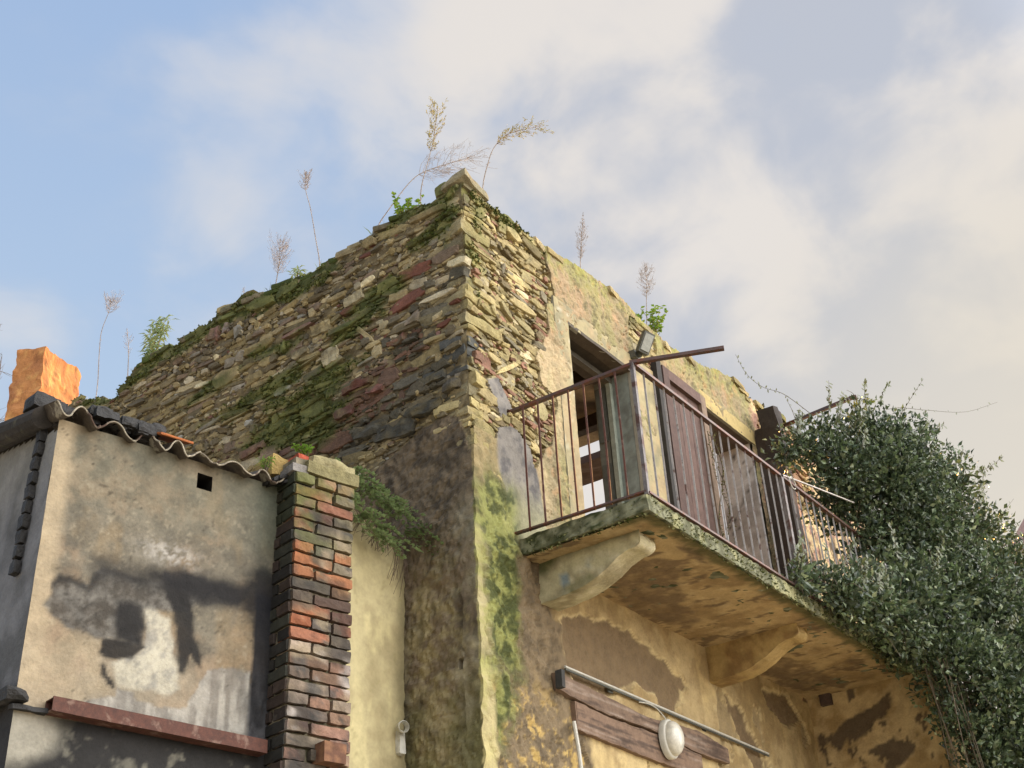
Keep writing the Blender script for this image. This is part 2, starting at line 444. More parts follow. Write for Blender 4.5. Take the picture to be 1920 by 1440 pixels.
#================================================================== the ground
def gcol(W): return np.tile(lin('#8a8172'),(len(W),1))
g=MBd(); g.add([(-400,-400,0),(400,-400,0),(400,400,0),(-400,400,0)],[(0,1,2,3)])
MGND=mat('paving',lin('#b3a993'),rough=.9,bump=((3,.4,.02),),var=.2,vsc=1.2)
tag(g.build('ground',MGND),kind='structure')
#================================================================== RUINED HOUSE
house=empty('ruined_house',(0,0,0))
tag(house,'tall roofless rubble stone house corner with moss, peeling plaster, doorway and iron railed balcony','house')
rng=random.Random(11)
# --- side wall (rubble)
sw=MBd()
def a_keep(u,v): return (v<a_top(u)-.015)
def a_h(u,v):
    st=a_stone(u,v)
    hb=(f2(u,v,9,3,5,.6)-.5)*.06+(f2(u,v,45,2,3,.6)-.5)*.016+.002
    hp=(f2(u,v,5,4,3)-.5)*.04+(f2(u,v,24,6,4,.65)-.5)*.045+.022
    hole=pm(u,v,[(.10,4.08),(.135,4.09),(.13,4.03),(.095,4.03)],.004,.004)
    return np.where(st,hb,hp)-.05*hole
def a_c(u,v,h):
    n=f2(u,v,4,15,5,.6); n2=f2(u,v,16,16,4,.6)
    c=np.tile(lin('#5c523c'),(len(u),1))
    c=mixc(c,lin('#7c7054'),ss(.4,.65,n2))
    m=moss_a(u,v); c=mixc(c,cMOSS*.8,m*.9)
    p=np.tile(lin('#665a48'),(len(u),1))
    p=mixc(p,lin('#463e32'),ss(.45,.68,n2))
    yel=ss(.46,.62,n2*.6+n*.45)*ss(5.1,4.4,v)
    p=mixc(p,lin('#958a66'),yel*.65)
    p=mixc(p,lin('#8f8a74'),ss(.22,.05,u)*ss(5.2,4.9,v)*ss(.35,.6,n)*.7)
    p=mixc(p,lin('#55562a'),ss(4.1,3.5,v+(n-.5)*1.4)*.6)
    p=mixc(p,lin('#2e2a24'),ss(.60,.72,f2(u,v,9,19,4,.6,.6))*.45)
    p=mixc(p,lin('#3a3630'),ss(.44,.60,u)*ss(5.1,4.6,v)*.55)
    return np.where(a_stone(u,v)[:,None],c,p)
grid(sw,(0,0,0),Uy,Uz,(-1,0,0),0,1.3,3.1,7.8,.014,a_keep,a_h,a_c)
grid(sw,(0,0,0),Uy,Uz,(-1,0,0),1.3,4.6,4.6,7.8,.02,a_keep,a_h,a_c)
aw=sw.build('side_wall',MP,house)
ms=MBd()
ins_a=lambda u,v:(v<a_top(u)-.02)&a_stone(u,v-.02)&(u>.06)
VA_=stones(ms,rng,(0,0,0),Uy,Uz,(-1,0,0),.05,4.5,4.7,7.75,ins_a,col_a,moss_a,hs=(.03,.105),dep=(.010,.040),skip=.22)
VA2=stones(ms,rng,(0,0,0),Uy,Uz,(-1,0,0),.05,4.5,4.7,7.75,ins_a,col_a,moss_a,hs=(.012,.034),dep=(.004,.022),skip=.30,big=.0)
# long dark and red slabs low on the wall, and a few large pale ones
for (u,v,L,h,c,s) in [(.62,5.80,.36,.13,'#403f38',1),(.83,5.88,.30,.10,'#47463e',2),(.38,5.86,.3,.09,'#3a3932',3),(.30,6.07,.26,.09,'#42413a',4),(2.02,6.16,.34,.08,'#6f5446',5),(1.6,6.02,.30,.07,'#5c463c',6),(.45,6.62,.2,.10,'#8e8374',7),(2.56,7.44,.13,.13,'#7c5f56',8),(2.43,7.43,.07,.13,'#857870',9),(1.02,7.07,.2,.10,'#958c70',10),(1.25,6.66,.14,.16,'#a0977a',11),(.98,6.30,.3,.07,'#5d3d35',12),(.80,6.20,.2,.09,'#6d4a40',13),(.58,6.52,.18,.07,'#664a42',14),(1.1,6.12,.26,.08,'#5c4038',15),(.12,5.95,.22,.08,'#4f4a40',16),(2.28,7.33,.1,.12,'#8c8c86',17),(1.55,6.82,.16,.07,'#9c9274',18),(1.35,6.95,.2,.1,'#a09470',19)]:
    rock(ms,(-.004,u,v),(.08,L*(.8+.2*math.sin(s*7)),h*.85),((1,.08*math.sin(s*3),.1*math.cos(s)),(0,1,.12*math.sin(s)),(0,-.12*math.sin(s),1)),7,.030,11,s,colfn=lambda W,c=c:mixc(np.tile(lin(c),(len(W),1)),lin('#5e563f'),ss(.42,.62,fbm(W*13,s,4))*.75),rnd=.12)
ms.build('side_wall_stones',MS,house)
# --- quoins at the corner
qn=MBd(); z=5.30; k=0
while z<7.62:
    h=.028+.09*rng.random()**1.6; la=(.14+.26*rng.random()); lb=(.10+.28*rng.random())
    pr=-.004+.032*rng.random()**1.5; pr2=-.004+.032*rng.random()**1.5
    c=lin(rng.choice(['#8f8360','#a1946a','#7c7356','#958a70','#6f6850','#a39468']))*(.8+.4*rng.random())
    if 6.0<z<6.25: c=lin('#4c4d49')
    def qc(W,c=c):
        m=np.maximum(moss_b(W[:,0],W[:,2])*(W[:,1]<.0),moss_a(W[:,1],W[:,2])*(W[:,0]<0))*.8
        warmm=(W[:,1]<-.005)*.35
        cc=mixc(np.tile(c,(len(W),1)),lin('#a89858'),warmm)
        return mixc(cc,cMOSS2*.8,m)
    rock(qn,(lb/2-pr,la/2-pr2,z+h/2),(lb,la,h*.86),((1,.12*math.sin(k*3.),.08*math.sin(k*5.1)),(-.12*math.sin(k*3.),1,.08*math.cos(k*4.3)),(.05*math.sin(k),.0,1)),(6,6,3),.022,9,k+100,colfn=qc,rnd=.13)
    z+=h; k+=1
# leaning cap slabs at the apex
rock(qn,(.13,.07,7.665),(.34,.22,.075),((.97,.05,-.14),(.0,1,-.18),(.14,.18,1)),6,.028,8,300,col=lin('#827a60'),rnd=.12)
rock(qn,(.20,.09,7.615),(.36,.2,.05),((1,0,-.10),(0,1,-.05),(.10,.05,1)),5,.025,9,301,col=lin('#756d52'),rnd=.1)
qn.build('corner_stones',MS,house)
# --- loose stones along both wall heads
cp=MBd()
for i in range(130):
    y=.15+rng.random()*4.35; s=.04+.075*rng.random()
    zt=float(a_top(np.array([y]))[0])
    c=lin(rng.choice(['#857a58','#6e6650','#5d5a44','#93886a','#7b6f5c']))*(.7+.5*rng.random())
    if rng.random()<.45: c=cMOSS*(.8+.5*rng.random())
    rock(cp,(.03+.25*rng.random()**1.5,y,zt-.02-.03*rng.random()),(s*1.2,s*(1.1+rng.random()),s*.5),((1,.3*rng.random(),0),(-.2,1,.1*(rng.random()-.5)),(0,.1,1)),3,.014,12,400+i,col=c,rnd=.25)
for i in range(120):
    x=.25+rng.random()*5.3; s=.05+.09*rng.random()
    zt=float(b_top(np.array([x]))[0])
    c=lin(rng.choice(['#a09060','#8a7c52','#94855c','#a89870','#7b6f50']))*(.75+.4*rng.random())
    if rng.random()<.25: c=cMOSS2*.8
    rock(cp,(x,.03+.22*rng.random()**1.5,zt-.025-.02*rng.random()),(s*(1.1+rng.random()),s*1.2,s*.5),((1,.2*rng.random(),.1*(rng.random()-.5)),(-.2,1,0),(0,.1,1)),3,.014,12,600+i,col=c,rnd=.25)
cp.build('wall_head_stones',MS,house)
# --- wall cores (give the walls their thickness)
core=MBd()
ys=np.linspace(0.03,4.5,60); prof=[(y,float(z)-.05) for y,z in zip(ys,a_top(ys))]
prism(core,[(ys[0],0)]+[(ys[-1],0)]+prof[::-1],(0,0,0),Uy,Uz,(1,0,0),.03,.45,lin('#6f644c'))
def bseg(x0,x1,z0,T,sk=.03,zt=None):
    xs=np.linspace(x0,x1,max(3,int((x1-x0)/.08)))
    tp=[(x,(float(z)-.05) if zt is None else zt) for x,z in zip(xs,b_top(xs))]
    prism(core,[(x0,z0),(x1,z0)]+tp[::-1],(0,0,0),Ux,Uz,(0,1,0),sk,T,lin('#7f7868'))
bseg(.46,1.21,0,T1-.02); bseg(1.21,2.16,7.07,T1-.02); bseg(1.21,2.16,0,T1-.02,zt=4.93); bseg(2.16,3.33,0,T1-.02,sk=.03)
bseg(3.33,4.38,7.33,T2-.02); bseg(3.33,4.38,0,T2-.02,zt=4.93); bseg(4.38,7.5,0,T2-.02)
core.build('wall_core',MP,house)
# --- front wall skin
fwm=MBd()
D0,D1=(1.235,2.135),(4.9,7.03)
def b_open(u,v): return ((u>D0[0])&(u<D0[1])&(v>D1[0])&(v<D1[1]))|((u>3.34)&(u<4.36)&(v>4.9)&(v<7.28))
def b_keep(u,v): return (v<b_top(u)-.01)&~b_open(u,v)
PEEL=[[(.82,4.52),(.93,4.60),(1.19,4.66),(1.72,4.68),(2.14,4.60),(2.45,4.45),(2.28,4.30),(2.2,4.18),(1.9,4.30),(1.66,4.27),(1.3,4.15),(1.0,4.10),(.86,4.28)],
      [(3.0,4.55),(3.3,4.45),(3.5,4.2),(3.6,3.9),(3.4,3.95),(3.2,4.2)],[(3.7,4.75),(4.2,4.78),(4.4,4.6),(4.1,4.5),(3.8,4.6)]]
def peel(u,v):
    m=0
    for i,p in enumerate(PEEL): m=np.maximum(m,pm(u,v,p,.016,.055,9,200+i))
    m=np.maximum(m,ss(.60,.63,f2(u,v,5,211,4,.6,.5))*(v<4.6)*.9)
    return m
def b_h(u,v):
    st=b_stone(u,v)
    hb=(f2(u,v,14,23,4)-.5)*.03-.02
    hp=.024+(f2(u,v,4,24,3)-.5)*.03+(f2(u,v,26,26,4,.65)-.5)*.024
    crk=np.abs(f2(u,v,3.2,29,4,.6)-.5); hp=hp-.012*ss(.012,.0,crk)*(f2(u,v,2,30,2)>.52)
    gp=(sdpoly(u,v,P1)>-.02)|(sdpoly(u,v,P2)>-.02)
    hp=np.where(gp,.02+(f2(u,v,5,27,3)-.5)*.02,hp)
    low=ss(5.0,4.85,v)
    rough=ss(.95,.6,u+(f2(u,v,6,28,3)-.5)*.3)
    hl=.03+rough*((f2(u,v,7,32,4,.55)-.5)*.08+(f2(u,v,28,33,4,.65)-.5)*.04)-(peel(u,v))*(.020+(f2(u,v,20,37,4,.6)-.5)*.02)*(1-rough)
    h=np.where(st,hb,hp)
    h=h*(1-low)+hl*low
    cc=ss(.30,.0,u)*ss(5.7,5.4,v)          # rounded plaster corner
    return h-.03*ss(.06,0,u)*ss(5.5,5.3,v)
def b_c(u,v,h):
    n=f2(u,v,3.2,51,5,.6); n2=f2(u,v,13,52,4,.6); ns=f2(u,v,9,53,4,.6,.35)
    c=np.tile(lin('#5f5236'),(len(u),1)); c=mixc(c,lin('#8a7848'),ss(.4,.65,n2))
    c=mixc(c,cMOSS2*.7,moss_b(u,v)*.9)
    up=np.tile(lin('#8a7d5e'),(len(u),1))
    up=mixc(up,lin('#9a8465'),ss(.45,.6,n)); up=mixc(up,lin('#8d8758'),ss(.40,.66,ns)*.7)
    up=mixc(up,lin('#8a8a46'),ss(.3,.02,b_top(u)-v)*ss(.38,.6,n2)*.85)
    up=mixc(up,lin('#b48a62'),ss(.56,.72,n2)*.45)
    up=mixc(up,lin('#5d563c'),ss(.57,.68,f2(u,v,20,57,4,.65))*.7); crk=np.abs(f2(u,v,3.2,29,4,.6)-.5); up=mixc(up,lin('#3a3224'),ss(.007,.0,crk)*(f2(u,v,2,30,2)>.50)*.8); up=mixc(up,lin('#4a4230'),ss(.03,.0,np.abs(u-crack(v)))*(v>5.15)*.7)
    up=mixc(up,lin('#b7a680'),ss(1.45,1.1,u)*ss(6.9,6.6,v)*ss(.35,.6,n)*.5)
    gp=np.maximum(ss(-.01,.01,sdpoly(u,v,P1)),ss(-.01,.01,sdpoly(u,v,P2)))
    gr=mixc(np.tile(lin('#7d7870'),(len(u),1)),lin('#5d5a58'),ss(.45,.65,n2)); gr=mixc(gr,lin('#9a9672'),ss(5.45,5.1,v+(n2-.5)*.3)*.8)
    up=mixc(up,gr,gp)
    # brown corner coat
    cb=ss(.27,.22,u)*ss(5.75,5.6,v)
    br=mixc(np.tile(lin('#8b7c58'),(len(u),1)),lin('#6a6245'),ss(.4,.65,n2))
    up=mixc(up,br,cb)
    # lower wall
    lo=np.tile(lin('#a39068'),(len(u),1)); lo=mixc(lo,lin('#8c7852'),ss(.42,.62,n)); lo=mixc(lo,lin('#bfa976'),ss(.5,.7,ns)*.5)
    lo=mixc(lo,lin('#bda878'),ss(4.35,3.9,v)*ss(2.6,1.4,u)*.4)
    lo=mixc(lo,lin('#7c6645'),ss(.52,.66,n2)*.4)
    lo=mixc(lo,lin('#6d5c44'),peel(u,v)*.95)
    e=peel(u,v); lo=mixc(lo,lin('#cdbb8a'),e*(1-e)*2.2)
    bg_=mixc(np.tile(lin('#74654d'),(len(u),1)),lin('#5b4f3c'),ss(.42,.65,n2))
    bg_=mixc(bg_,lin('#b59a5c'),ss(.52,.66,f2(u,v,17,58,4,.65))*ss(4.2,3.7,v)*.85)
    bnd=u+(f2(u,v,5,59,4,.6)-.5)*.28
    lo=mixc(lo,bg_,ss(.80,.70,bnd-.10*(v<4.5)+.22*ss(4.2,3.9,v)*-1))
    # pale strip and moss at the arris
    pale=mixc(np.tile(lin('#9d936c'),(len(u),1)),lin('#928f5a'),ss(.4,.6,n2))
    pale=mixc(pale,lin('#ada072'),ss(4.3,3.5,v)*.6)
    lo=mixc(lo,pale,ss(.13,.06,u+(n2-.5)*.16))
    ms_=ss(.50,.72,f2(u,v,7,60,4,.6,.6)*.6+.50*blob(u,v,(.22,4.65),.14,.50)+.3*blob(u,v,(.3,5.1),.2,.25)+.2*blob(u,v,(.15,4.0),.13,.7)+.16)
    ms_=ms_*ss(.52,.36,u+(n2-.5)*.15)
    lm=ss(5.5,5.2,v)
    c1=np.where(b_stone(u,v)[:,None],c,up)
    low=ss(5.02,4.9,v)
    c1=mixc(c1,lo,low)
    c1=mixc(c1,mixc(np.tile(cMOSS*.75,(len(u),1)),lin('#7f8248'),ss(.45,.62,n2)),ms_*lm*.9)
    far=ss(4.4,4.5,u+(n2-.5)*.1)*(v>4.8)
    c1=mixc(c1,mixc(mixc(np.tile(lin('#bda578'),(len(u),1)),lin('#9c7864'),ss(.5,.58,n2)),lin('#5a4a38'),ss(.6,.68,ns)),far)
    return c1
grid(fwm,(0,0,0),Ux,Uz,(0,-1,0),0,2.6,3.1,7.95,.014,b_keep,b_h,b_c)
grid(fwm,(0,0,0),Ux,Uz,(0,-1,0),2.6,7.5,3.1,8.05,.022,b_keep,b_h,b_c)
fwm.build('front_wall',MP,house)
# low part of both walls down to the ground
lowm=MBd()
grid(lowm,(0,0,0),Ux,Uz,(0,-1,0),0,7.5,0,3.1,.12,None,b_h,b_c); grid(lowm,(0,0,0),Uy,Uz,(-1,0,0),0,1.3,0,3.1,.12,None,a_h,a_c)
lowm.build('wall_base',MP,house)
fs=MBd()
ins_b=lambda u,v:(v<b_top(u)-.02)&b_stone(u,v)&~b_open(u,v)
VBs=[]
for ua,ub in ((.12,1.2),(2.2,2.7),(4.5,5.6)):
    fs=MBd(); VBs.append(stones(fs,rng,(0,0,0),Ux,Uz,(0,-1,0),ua,ub,5.1,7.95,ins_b,col_b,moss_b,hs=(.03,.10),dep=(.008,.036),mossc=(cMOSS2*.8,lin('#85834a')),skip=.18)); stones(fs,rng,(0,0,0),Ux,Uz,(0,-1,0),ua,ub,5.1,7.95,ins_b,col_b,moss_b,hs=(.014,.034),dep=(.004,.022),mossc=(cMOSS2*.8,lin('#85834a')),skip=.3,big=0)
    fs.build('front_wall_stones',MS,house)
VB_=np.concatenate(VBs)
co=MBd()
def coc(W):
    sb=W[:,1]<-.018; a=b_c(np.clip(W[:,0],0,1),W[:,2],None); b=a_c(np.clip(W[:,1],0,1),W[:,2],None)
    return np.where(sb[:,None],a,b)
rock(co,(.032,.030,2.73),(.13,.12,5.46),X3,(10,10,420),.015,15,44,colfn=coc,rnd=0)
co.build('corner_plaster',MP,house)
# --- cement surrounds of the two openings
sr=MBd()
def surr_c(u,v,h):
    n=f2(u,v,9,71,4,.6); c=np.tile(lin('#a09470'),(len(u),1)); c=mixc(c,lin('#857f64'),ss(.4,.65,n)); c=mixc(c,lin('#a88f6c'),ss(.5,.65,f2(u,v,5,74,4,.6))*.5)
    c=mixc(c,lin('#c4c0aa'),ss(.62,.72,f2(u,v,22,72,3))*.55*ss(1.5,1.2,u)); c=mixc(c,lin('#b09a62'),ss(2.3,3.2,u)*.8)
    return c
def sh(u,v): return .028+(f2(u,v,18,73,3)-.5)*.008
def surround(x0,x1,z0,z1,wj,wt,full=True):
    kp=lambda u,v:~((u>x0)&(u<x1)&(v<z1))
    grid(sr,(0,0,0),Ux,Uz,(0,-1,0),x0-wj,x1+(wj if full else 0),z0,z1+wt,.0,kp,sh,surr_c) if False else None
for (u0,u1,v0,v1) in [(1.06,1.24,4.98,7.20),(1.24,2.13,7.02,7.20),(2.13,2.62,4.98,7.20),(3.36,4.42,7.27,7.42)]:
    grid(sr,(0,0,0),Ux,Uz,(0,-1,0),u0,u1,v0,v1,.03,None,sh,surr_c)
    for a,b,c_,d in (((u0,v0),(u1,v0),1,0),((u0,v1),(u1,v1),1,0),((u0,v0),(u0,v1),0,1),((u1,v0),(u1,v1),0,1)):
        sr.add([(a[0],-.027,a[1]),(b[0],-.027,b[1]),(b[0],.0,b[1]),(a[0],.0,a[1])],[(0,1,2,3)],lin('#8c897a'))
sr.build('opening_surround',MPS,house)
# --- doorway: jambs, head, frame, opened leaf
dj=MBd()
def jamb(mb,x,y0,y1,z0,z1,sgn,cf):
    grid(mb,(x,0,0),Uy,Uz,(sgn,0,0),y0,y1,z0,z1,.03,None,lambda u,v:(f2(u,v,12,81,3)-.5)*.012,cf)
def jc(u,v,h):
    n=f2(u,v,11,82,4,.6); return mixc(np.tile(lin('#7f8880'),(len(u),1)),lin('#6a6f68'),ss(.4,.6,n))
def jc2(u,v,h):
    n=f2(u,v,5,83,5,.6); c=mixc(np.tile(lin('#b8b2aa'),(len(u),1)),lin('#948e86'),ss(.4,.6,n)); return mixc(c,lin('#3a332c'),ss(.012,.0,np.abs(f2(u,v,4,84,4,.6)-.5)))
for a_ in ((2.13,.002,T1,4.9,7.03,-1,jc),(1.24,.002,T1,4.9,7.03,1,jc),(4.35,.002,.36,4.9,7.28,-1,jc2),(3.36,.002,.36,4.9,7.28,1,jc2)):
    dj=MBd(); jamb(dj,*a_); dj.build('door_jamb',MPS,house)

so_=MBd()
for i,(a,b) in enumerate([(-.03,.07),(.075,.16),(.165,.25),(.255,.33)]):
    rock(so_,(1.685,(a+b)/2,7.035+.006*i),(.90,b-a,.03),X3,(10,2,2),.006,9,90+i,col=lin(['#4d453a','#3c362e','#5b5346','#3a342c'][i]))
so_.build('lintel_planks',MW,house); so_=MBd()
rock(so_,(3.86,.16,7.29),(.99,.37,.03),X3,(10,3,2),.004,9,95,col=lin('#5a5046'))
so_.build('lintel_planks',MW,house)
df=MBd()
for (x,y0,y1,w_) in [(2.113,.15,.20,.05)]:
    bar(df,(x,.175,4.95),(x,.175,7.02),.04,.05,lin('#7f8578'),upv=(1,0,0))
bar(df,(1.27,.175,4.95),(1.27,.175,7.02),.045,.05,lin('#6f7468'),upv=(1,0,0)); bar(df,(1.25,.175,6.99),(2.12,.175,6.99),.05,.045,lin('#4e4a40'))
df.build('door_frame',MW,house)
dr=MBd(); rock(dr,(2.112,.26,5.96),(.022,.10,2.0),X3,(2,4,20),.003,6,96,col=lin('#5c6058'))
for z_ in (5.3,6.0,6.7): rock(dr,(2.098,.26,z_),(.008,.08,.5),X3,(1,3,4),.001,6,97,col=lin('#4c504a'))
dr.build('door_leaf',MW,house)
# --- remains of the upper ceiling and beams inside
ce=MBd()
def cec(W): 
    n=fbm(W*5,91,4); c=mixc(np.tile(lin('#4a4238'),(len(W),1)),lin('#857b66'),ss(.5,.6,n)); return mixc(c,lin('#1d1915'),ss(.56,.62,fbm(W*7,92,4)))
rock(ce,(1.85,1.35,7.22),(2.7,2.05,.06),X3,(20,16,1),.015,6,92,colfn=cec)
rock(ce,(3.66,1.5,7.22),(.40,2.2,.08),X3,(6,20,1),.03,7,93,colfn=lambda W:np.tile(lin('#4a3c34'),(len(W),1)))
for x_ in (.9,1.5,2.1,2.8): rock(ce,(x_,1.4,7.13),(.1,2.1,.12),X3,(2,12,2),.01,5,94,col=lin('#241d17'))
ce.build('ceiling_beam',MW,house)
# --- balcony slab
bal=MBd()
def slab_c(W):
    n=fbm(W*9,101,4); n2=fbm(W*30,102,3)
    c=mixc(np.tile(lin('#5a5a44'),(len(W),1)),lin('#353b20'),ss(.40,.58,n)); c=mixc(c,lin('#84846a'),ss(.48,.64,n2)*.8)
    c=mixc(c,lin('#a3a077'),ss(.52,.62,n)*(W[:,1]<-.93)*.7)
    return c
for i in range(14):
    x0=.44+i*.46; x1=x0+.46
    rock(bal,((x0+x1)/2,-.475,4.905),(.46,.99,.105),X3,(20,34,7),.016,16,500,colfn=slab_c)
balcony=bal.build('balcony',MP,house)
us=MBd()
UP=[[(.95,.62),(1.2,.74),(1.45,.62),(1.7,.45),(2.0,.30),(2.4,.2),(2.3,.08),(1.7,.02),(1.2,.1),(.9,.35)],[(.9,.9),(1.1,.95),(1.35,.85),(1.2,.76)],[(3.0,.15),(3.6,.35),(4.2,.5),(4.5,.4),(4.2,.1),(3.4,0)],[(3.8,.7),(4.1,.8),(4.0,.6)]]
def u_c(u,v,h):
    n=f2(u,v,4,111,4,.6); n2=f2(u,v,15,112,4,.6); c=mixc(np.tile(lin('#a38d64'),(len(u),1)),lin('#88724e'),ss(.42,.62,n)); c=mixc(c,lin('#af9b74'),ss(.52,.7,n2)*.6)
    m=0
    for i,p in enumerate(UP): m=np.maximum(m,pm(u,v,p,.02,.16,6,220+i)*(.55+.45*ss(.4,.55,n2)))
    m=np.maximum(m,ss(.63,.66,f2(u,v,12,113,4,.6,.5)))
    c=mixc(c,lin('#66543e'),m*.85)
    e=ss(.84,.93,v+(n2-.5)*.16); e=np.maximum(e,ss(.58,.50,u+(n2-.5)*.12)*ss(.65,.8,v))
    return mixc(c,lin('#3e4020'),e*.85)
def u_h(u,v):
    return (f2(u,v,5,114,3)-.5)*.02+(f2(u,v,25,115,3)-.5)*.008+.03*ss(.95,.99,v)*0
grid(us,(0,0,4.845),Ux,(0,-1,0),(0,0,-1),.47,4.6,0,.955,.02,None,u_h,u_c); grid(us,(0,0,4.845),Ux,(0,-1,0),(0,0,-1),4.6,6.8,0,.955,.06,None,u_h,u_c)
us.build('balcony_soffit',MP,balcony)
BR=[(.03,4.57),(-.15,4.575),(-.27,4.585),(-.39,4.61),(-.50,4.65),(-.60,4.705),(-.69,4.74),(-.755,4.745),(-.785,4.765),(-.79,4.80),(-.775,4.835),(-.77,4.86)]
def bracket(x0,x1,sd_):
    mb=MBd(); cur=[p[:2] for p in spline([np.array([a,b,0]) for a,b in BR],40)]
    nx=10; nt=7; V=[];F=[]
    for j,(y,z) in enumerate(cur):
        for i in range(nx+1): V.append((x0+(x1-x0)*i/nx,y,z))
    for j in range(len(cur)-1):
        for i in range(nx): a=j*(nx+1)+i; F.append((a,a+1,a+nx+2,a+nx+1))
    n=len(V)
    for sx_,x in ((0,x0),(1,x1)):
        b0=len(V)
        for (y,z) in cur:
            for t in range(nt+1): V.append((x,y,z+(4.87-z)*t/nt))
        for j in range(len(cur)-1):
            for t in range(nt):
                a=b0+j*(nt+1)+t; q=(a,a+1,a+nt+2,a+nt+1); F.append(q if sx_ else q[::-1])
    V=np.array(V); D=np.stack([fbm(V*9+k*31,130+k,3) for k in range(3)],1)-.5; V=V+D*.014; D=np.stack([fbm(V*34+k*31,140+k,3) for k in range(3)],1)-.5; V=V+D*.008
    n_=fbm(V*8,131+sd_,4); n2=fbm(V*22,132,4)
    c=mixc(np.tile(lin('#aea684'),(len(V),1)),lin('#8f8668'),ss(.4,.6,n_)); c=mixc(c,lin('#c4bca0'),ss(.52,.68,n2)*.5)
    side=ss(x0+.03,x0+.015,V[:,0])
    c=mixc(c,lin('#6f8087'),side*ss(.50,.60,f2(V[:,1],V[:,2],10,133,4,.6,.4)*.6+.35*blob(V[:,1],V[:,2],(-.22,4.68),.05,.10)+.2*blob(V[:,1],V[:,2],(-.42,4.74),.04,.05))*.85)
    c=mixc(c,lin('#4f5632'),side*ss(.54,.70,n_*.7+.32*blob(V[:,1],V[:,2],(.0,4.75),.12,.2)+.12)*.85)
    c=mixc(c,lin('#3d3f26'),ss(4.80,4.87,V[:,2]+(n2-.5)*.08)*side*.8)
    if sd_: c=mixc(np.tile(lin('#a18a5a'),(len(V),1)),lin('#836a44'),ss(.45,.62,n_))
    mb.add(V,F,c); return mb.build('bracket',MP,balcony)
bracket(.62,.80,0); bracket(2.80,2.98,1)
# --- iron railing
rl=MBd()
bar(rl,(.42,.03,5.89),(.455,-.965,5.89),.035,.02); bar(rl,(.455,-.97,5.89),(5.4,-.97,5.89),.035,.02)
bar(rl,(.40,.0,4.985),(.455,-.965,4.985),.03,.012); bar(rl,(.455,-.97,4.975),(5.4,-.97,4.975),.03,.014)
rail=rl.build('balcony_railing',MRAIL,house)
rr2=random.Random(5)
def bal_(x,y,w_=.014,m=MRAIL2,tp=5.88,name='baluster'):
    b=MBd(); tube(b,[(x,y,4.97),(x+rr2.uniform(-.004,.004),y+rr2.uniform(-.004,.004),5.4),(x,y,tp)],w_/2*1.15,4); b.build(name,m,rail)
for i in range(7): bal_(.405+.006*i,-.13-.118*i,.014,MRUST)
b=MBd(); bar(b,(.455,-.965,4.96),(.455,-.965,5.90),.026,.026,upv=(1,0,0)); b.build('railing_post',MPOST,rail)
x=.58; 
while x<5.3:
    if abs(x-2.55)>.06: bal_(x,-.97)
    x+=.1265
for x in (2.55,): 
    b=MBd(); bar(b,(x,-.97,4.96),(x,-.97,5.90),.035,.035,upv=(1,0,0)); b.build('railing_post',MPOST,rail)
b=MBd(); bar(b,(.45,-.95,5.905),(.70,-1.50,5.905),.032,.022); b.build('line_arm',MRAIL,rail)
b=MBd(); tube(b,[(2.6,-.97,5.92),(3.1,-1.0,6.0),(3.71,-1.09,6.05)],.008,6); b.build('bent_rod',MRAIL2,rail)
b=MBd(); tube(b,[(2.7+.05*math.cos(t),-1.0,5.88+.05*math.sin(t)) for t in np.linspace(0,5.6,16)],.004,5); b.build('wire_loop',MWHITE,rail)
b=MBd(); bar(b,(5.25,.02,7.84),(4.77,-.96,7.60),.035,.03); bar(b,(4.77,-.96,7.61),(4.78,-.97,7.47),.022,.022,upv=(1,0,0)); b.build('iron_arm',MRAIL,house)
# --- projecting wall that closes the balcony to the right
pw=MBd()
def pwc(u,v,h):
    n=f2(u,v,5,141,4,.6); n2=f2(u,v,12,142,4,.6,.5); c=mixc(np.tile(lin('#b29d74'),(len(u),1)),lin('#947e56'),ss(.42,.6,n))
    m=pm(u,v,[(.1,4.45),(.45,4.62),(.75,4.75),(.8,4.62),(.55,4.5),(.2,4.38)],.01,.08,8,230); m=np.maximum(m,pm(u,v,[(.45,4.3),(.7,4.38),(.9,4.25),(.7,4.15)],.01,.08,8,231)); m=np.maximum(m,ss(.62,.64,n2))
    return mixc(c,lin('#4d4236'),m*.9)
grid(pw,(4.60,0,0),(0,-1,0),Uz,(-1,0,0),0,1.1,3.0,4.86,.022,None,lambda u,v:(f2(u,v,6,143,4)-.5)*.03,pwc)
rock(pw,(5.4,-.55,1.5),(1.5,1.08,3.0),X3,4,0,1,1,col=lin('#a08450')); rock(pw,(5.4,-.55,3.9),(1.5,1.08,1.86),X3,4,0,1,1,col=lin('#a08450'))
pw.build('projecting_wall',MP,house)
# --- shutters
sh1=MBd(); cs=lin('#5e4a42')
def plank(mb,x0,x1,z0,z1,y,t,c,s): rock(mb,((x0+x1)/2,y,(z0+z1)/2),(x1-x0,t,z1-z0),X3,(max(2,int((x1-x0)/.04)),2,max(2,int((z1-z0)/.08))),.002,9,s,col=c)
plank(sh1,2.62,2.72,4.99,7.30,-.05,.05,cs*.8,1); plank(sh1,3.27,3.36,4.99,7.30,-.05,.05,lin('#7d6a58'),2); plank(sh1,2.72,3.27,7.20,7.30,-.05,.05,cs*1.1,3); plank(sh1,2.72,3.27,4.99,5.1,-.05,.05,cs,4)
for i in range(3): plank(sh1,2.725+i*.185,2.725+i*.185+.18,5.1,7.20,-.028,.02,cs*(.95+.15*(i%2)),5+i)
s1=sh1.build('shutter',MW,house)
tag(s1,'brown boarded shutter folded back between doorway and window')
b=MBd(); plank(b,2.70,3.2,5.30,5.36,-.085,.02,lin('#30302c'),12); b.build('shutter_bolt',MDGREY,s1)
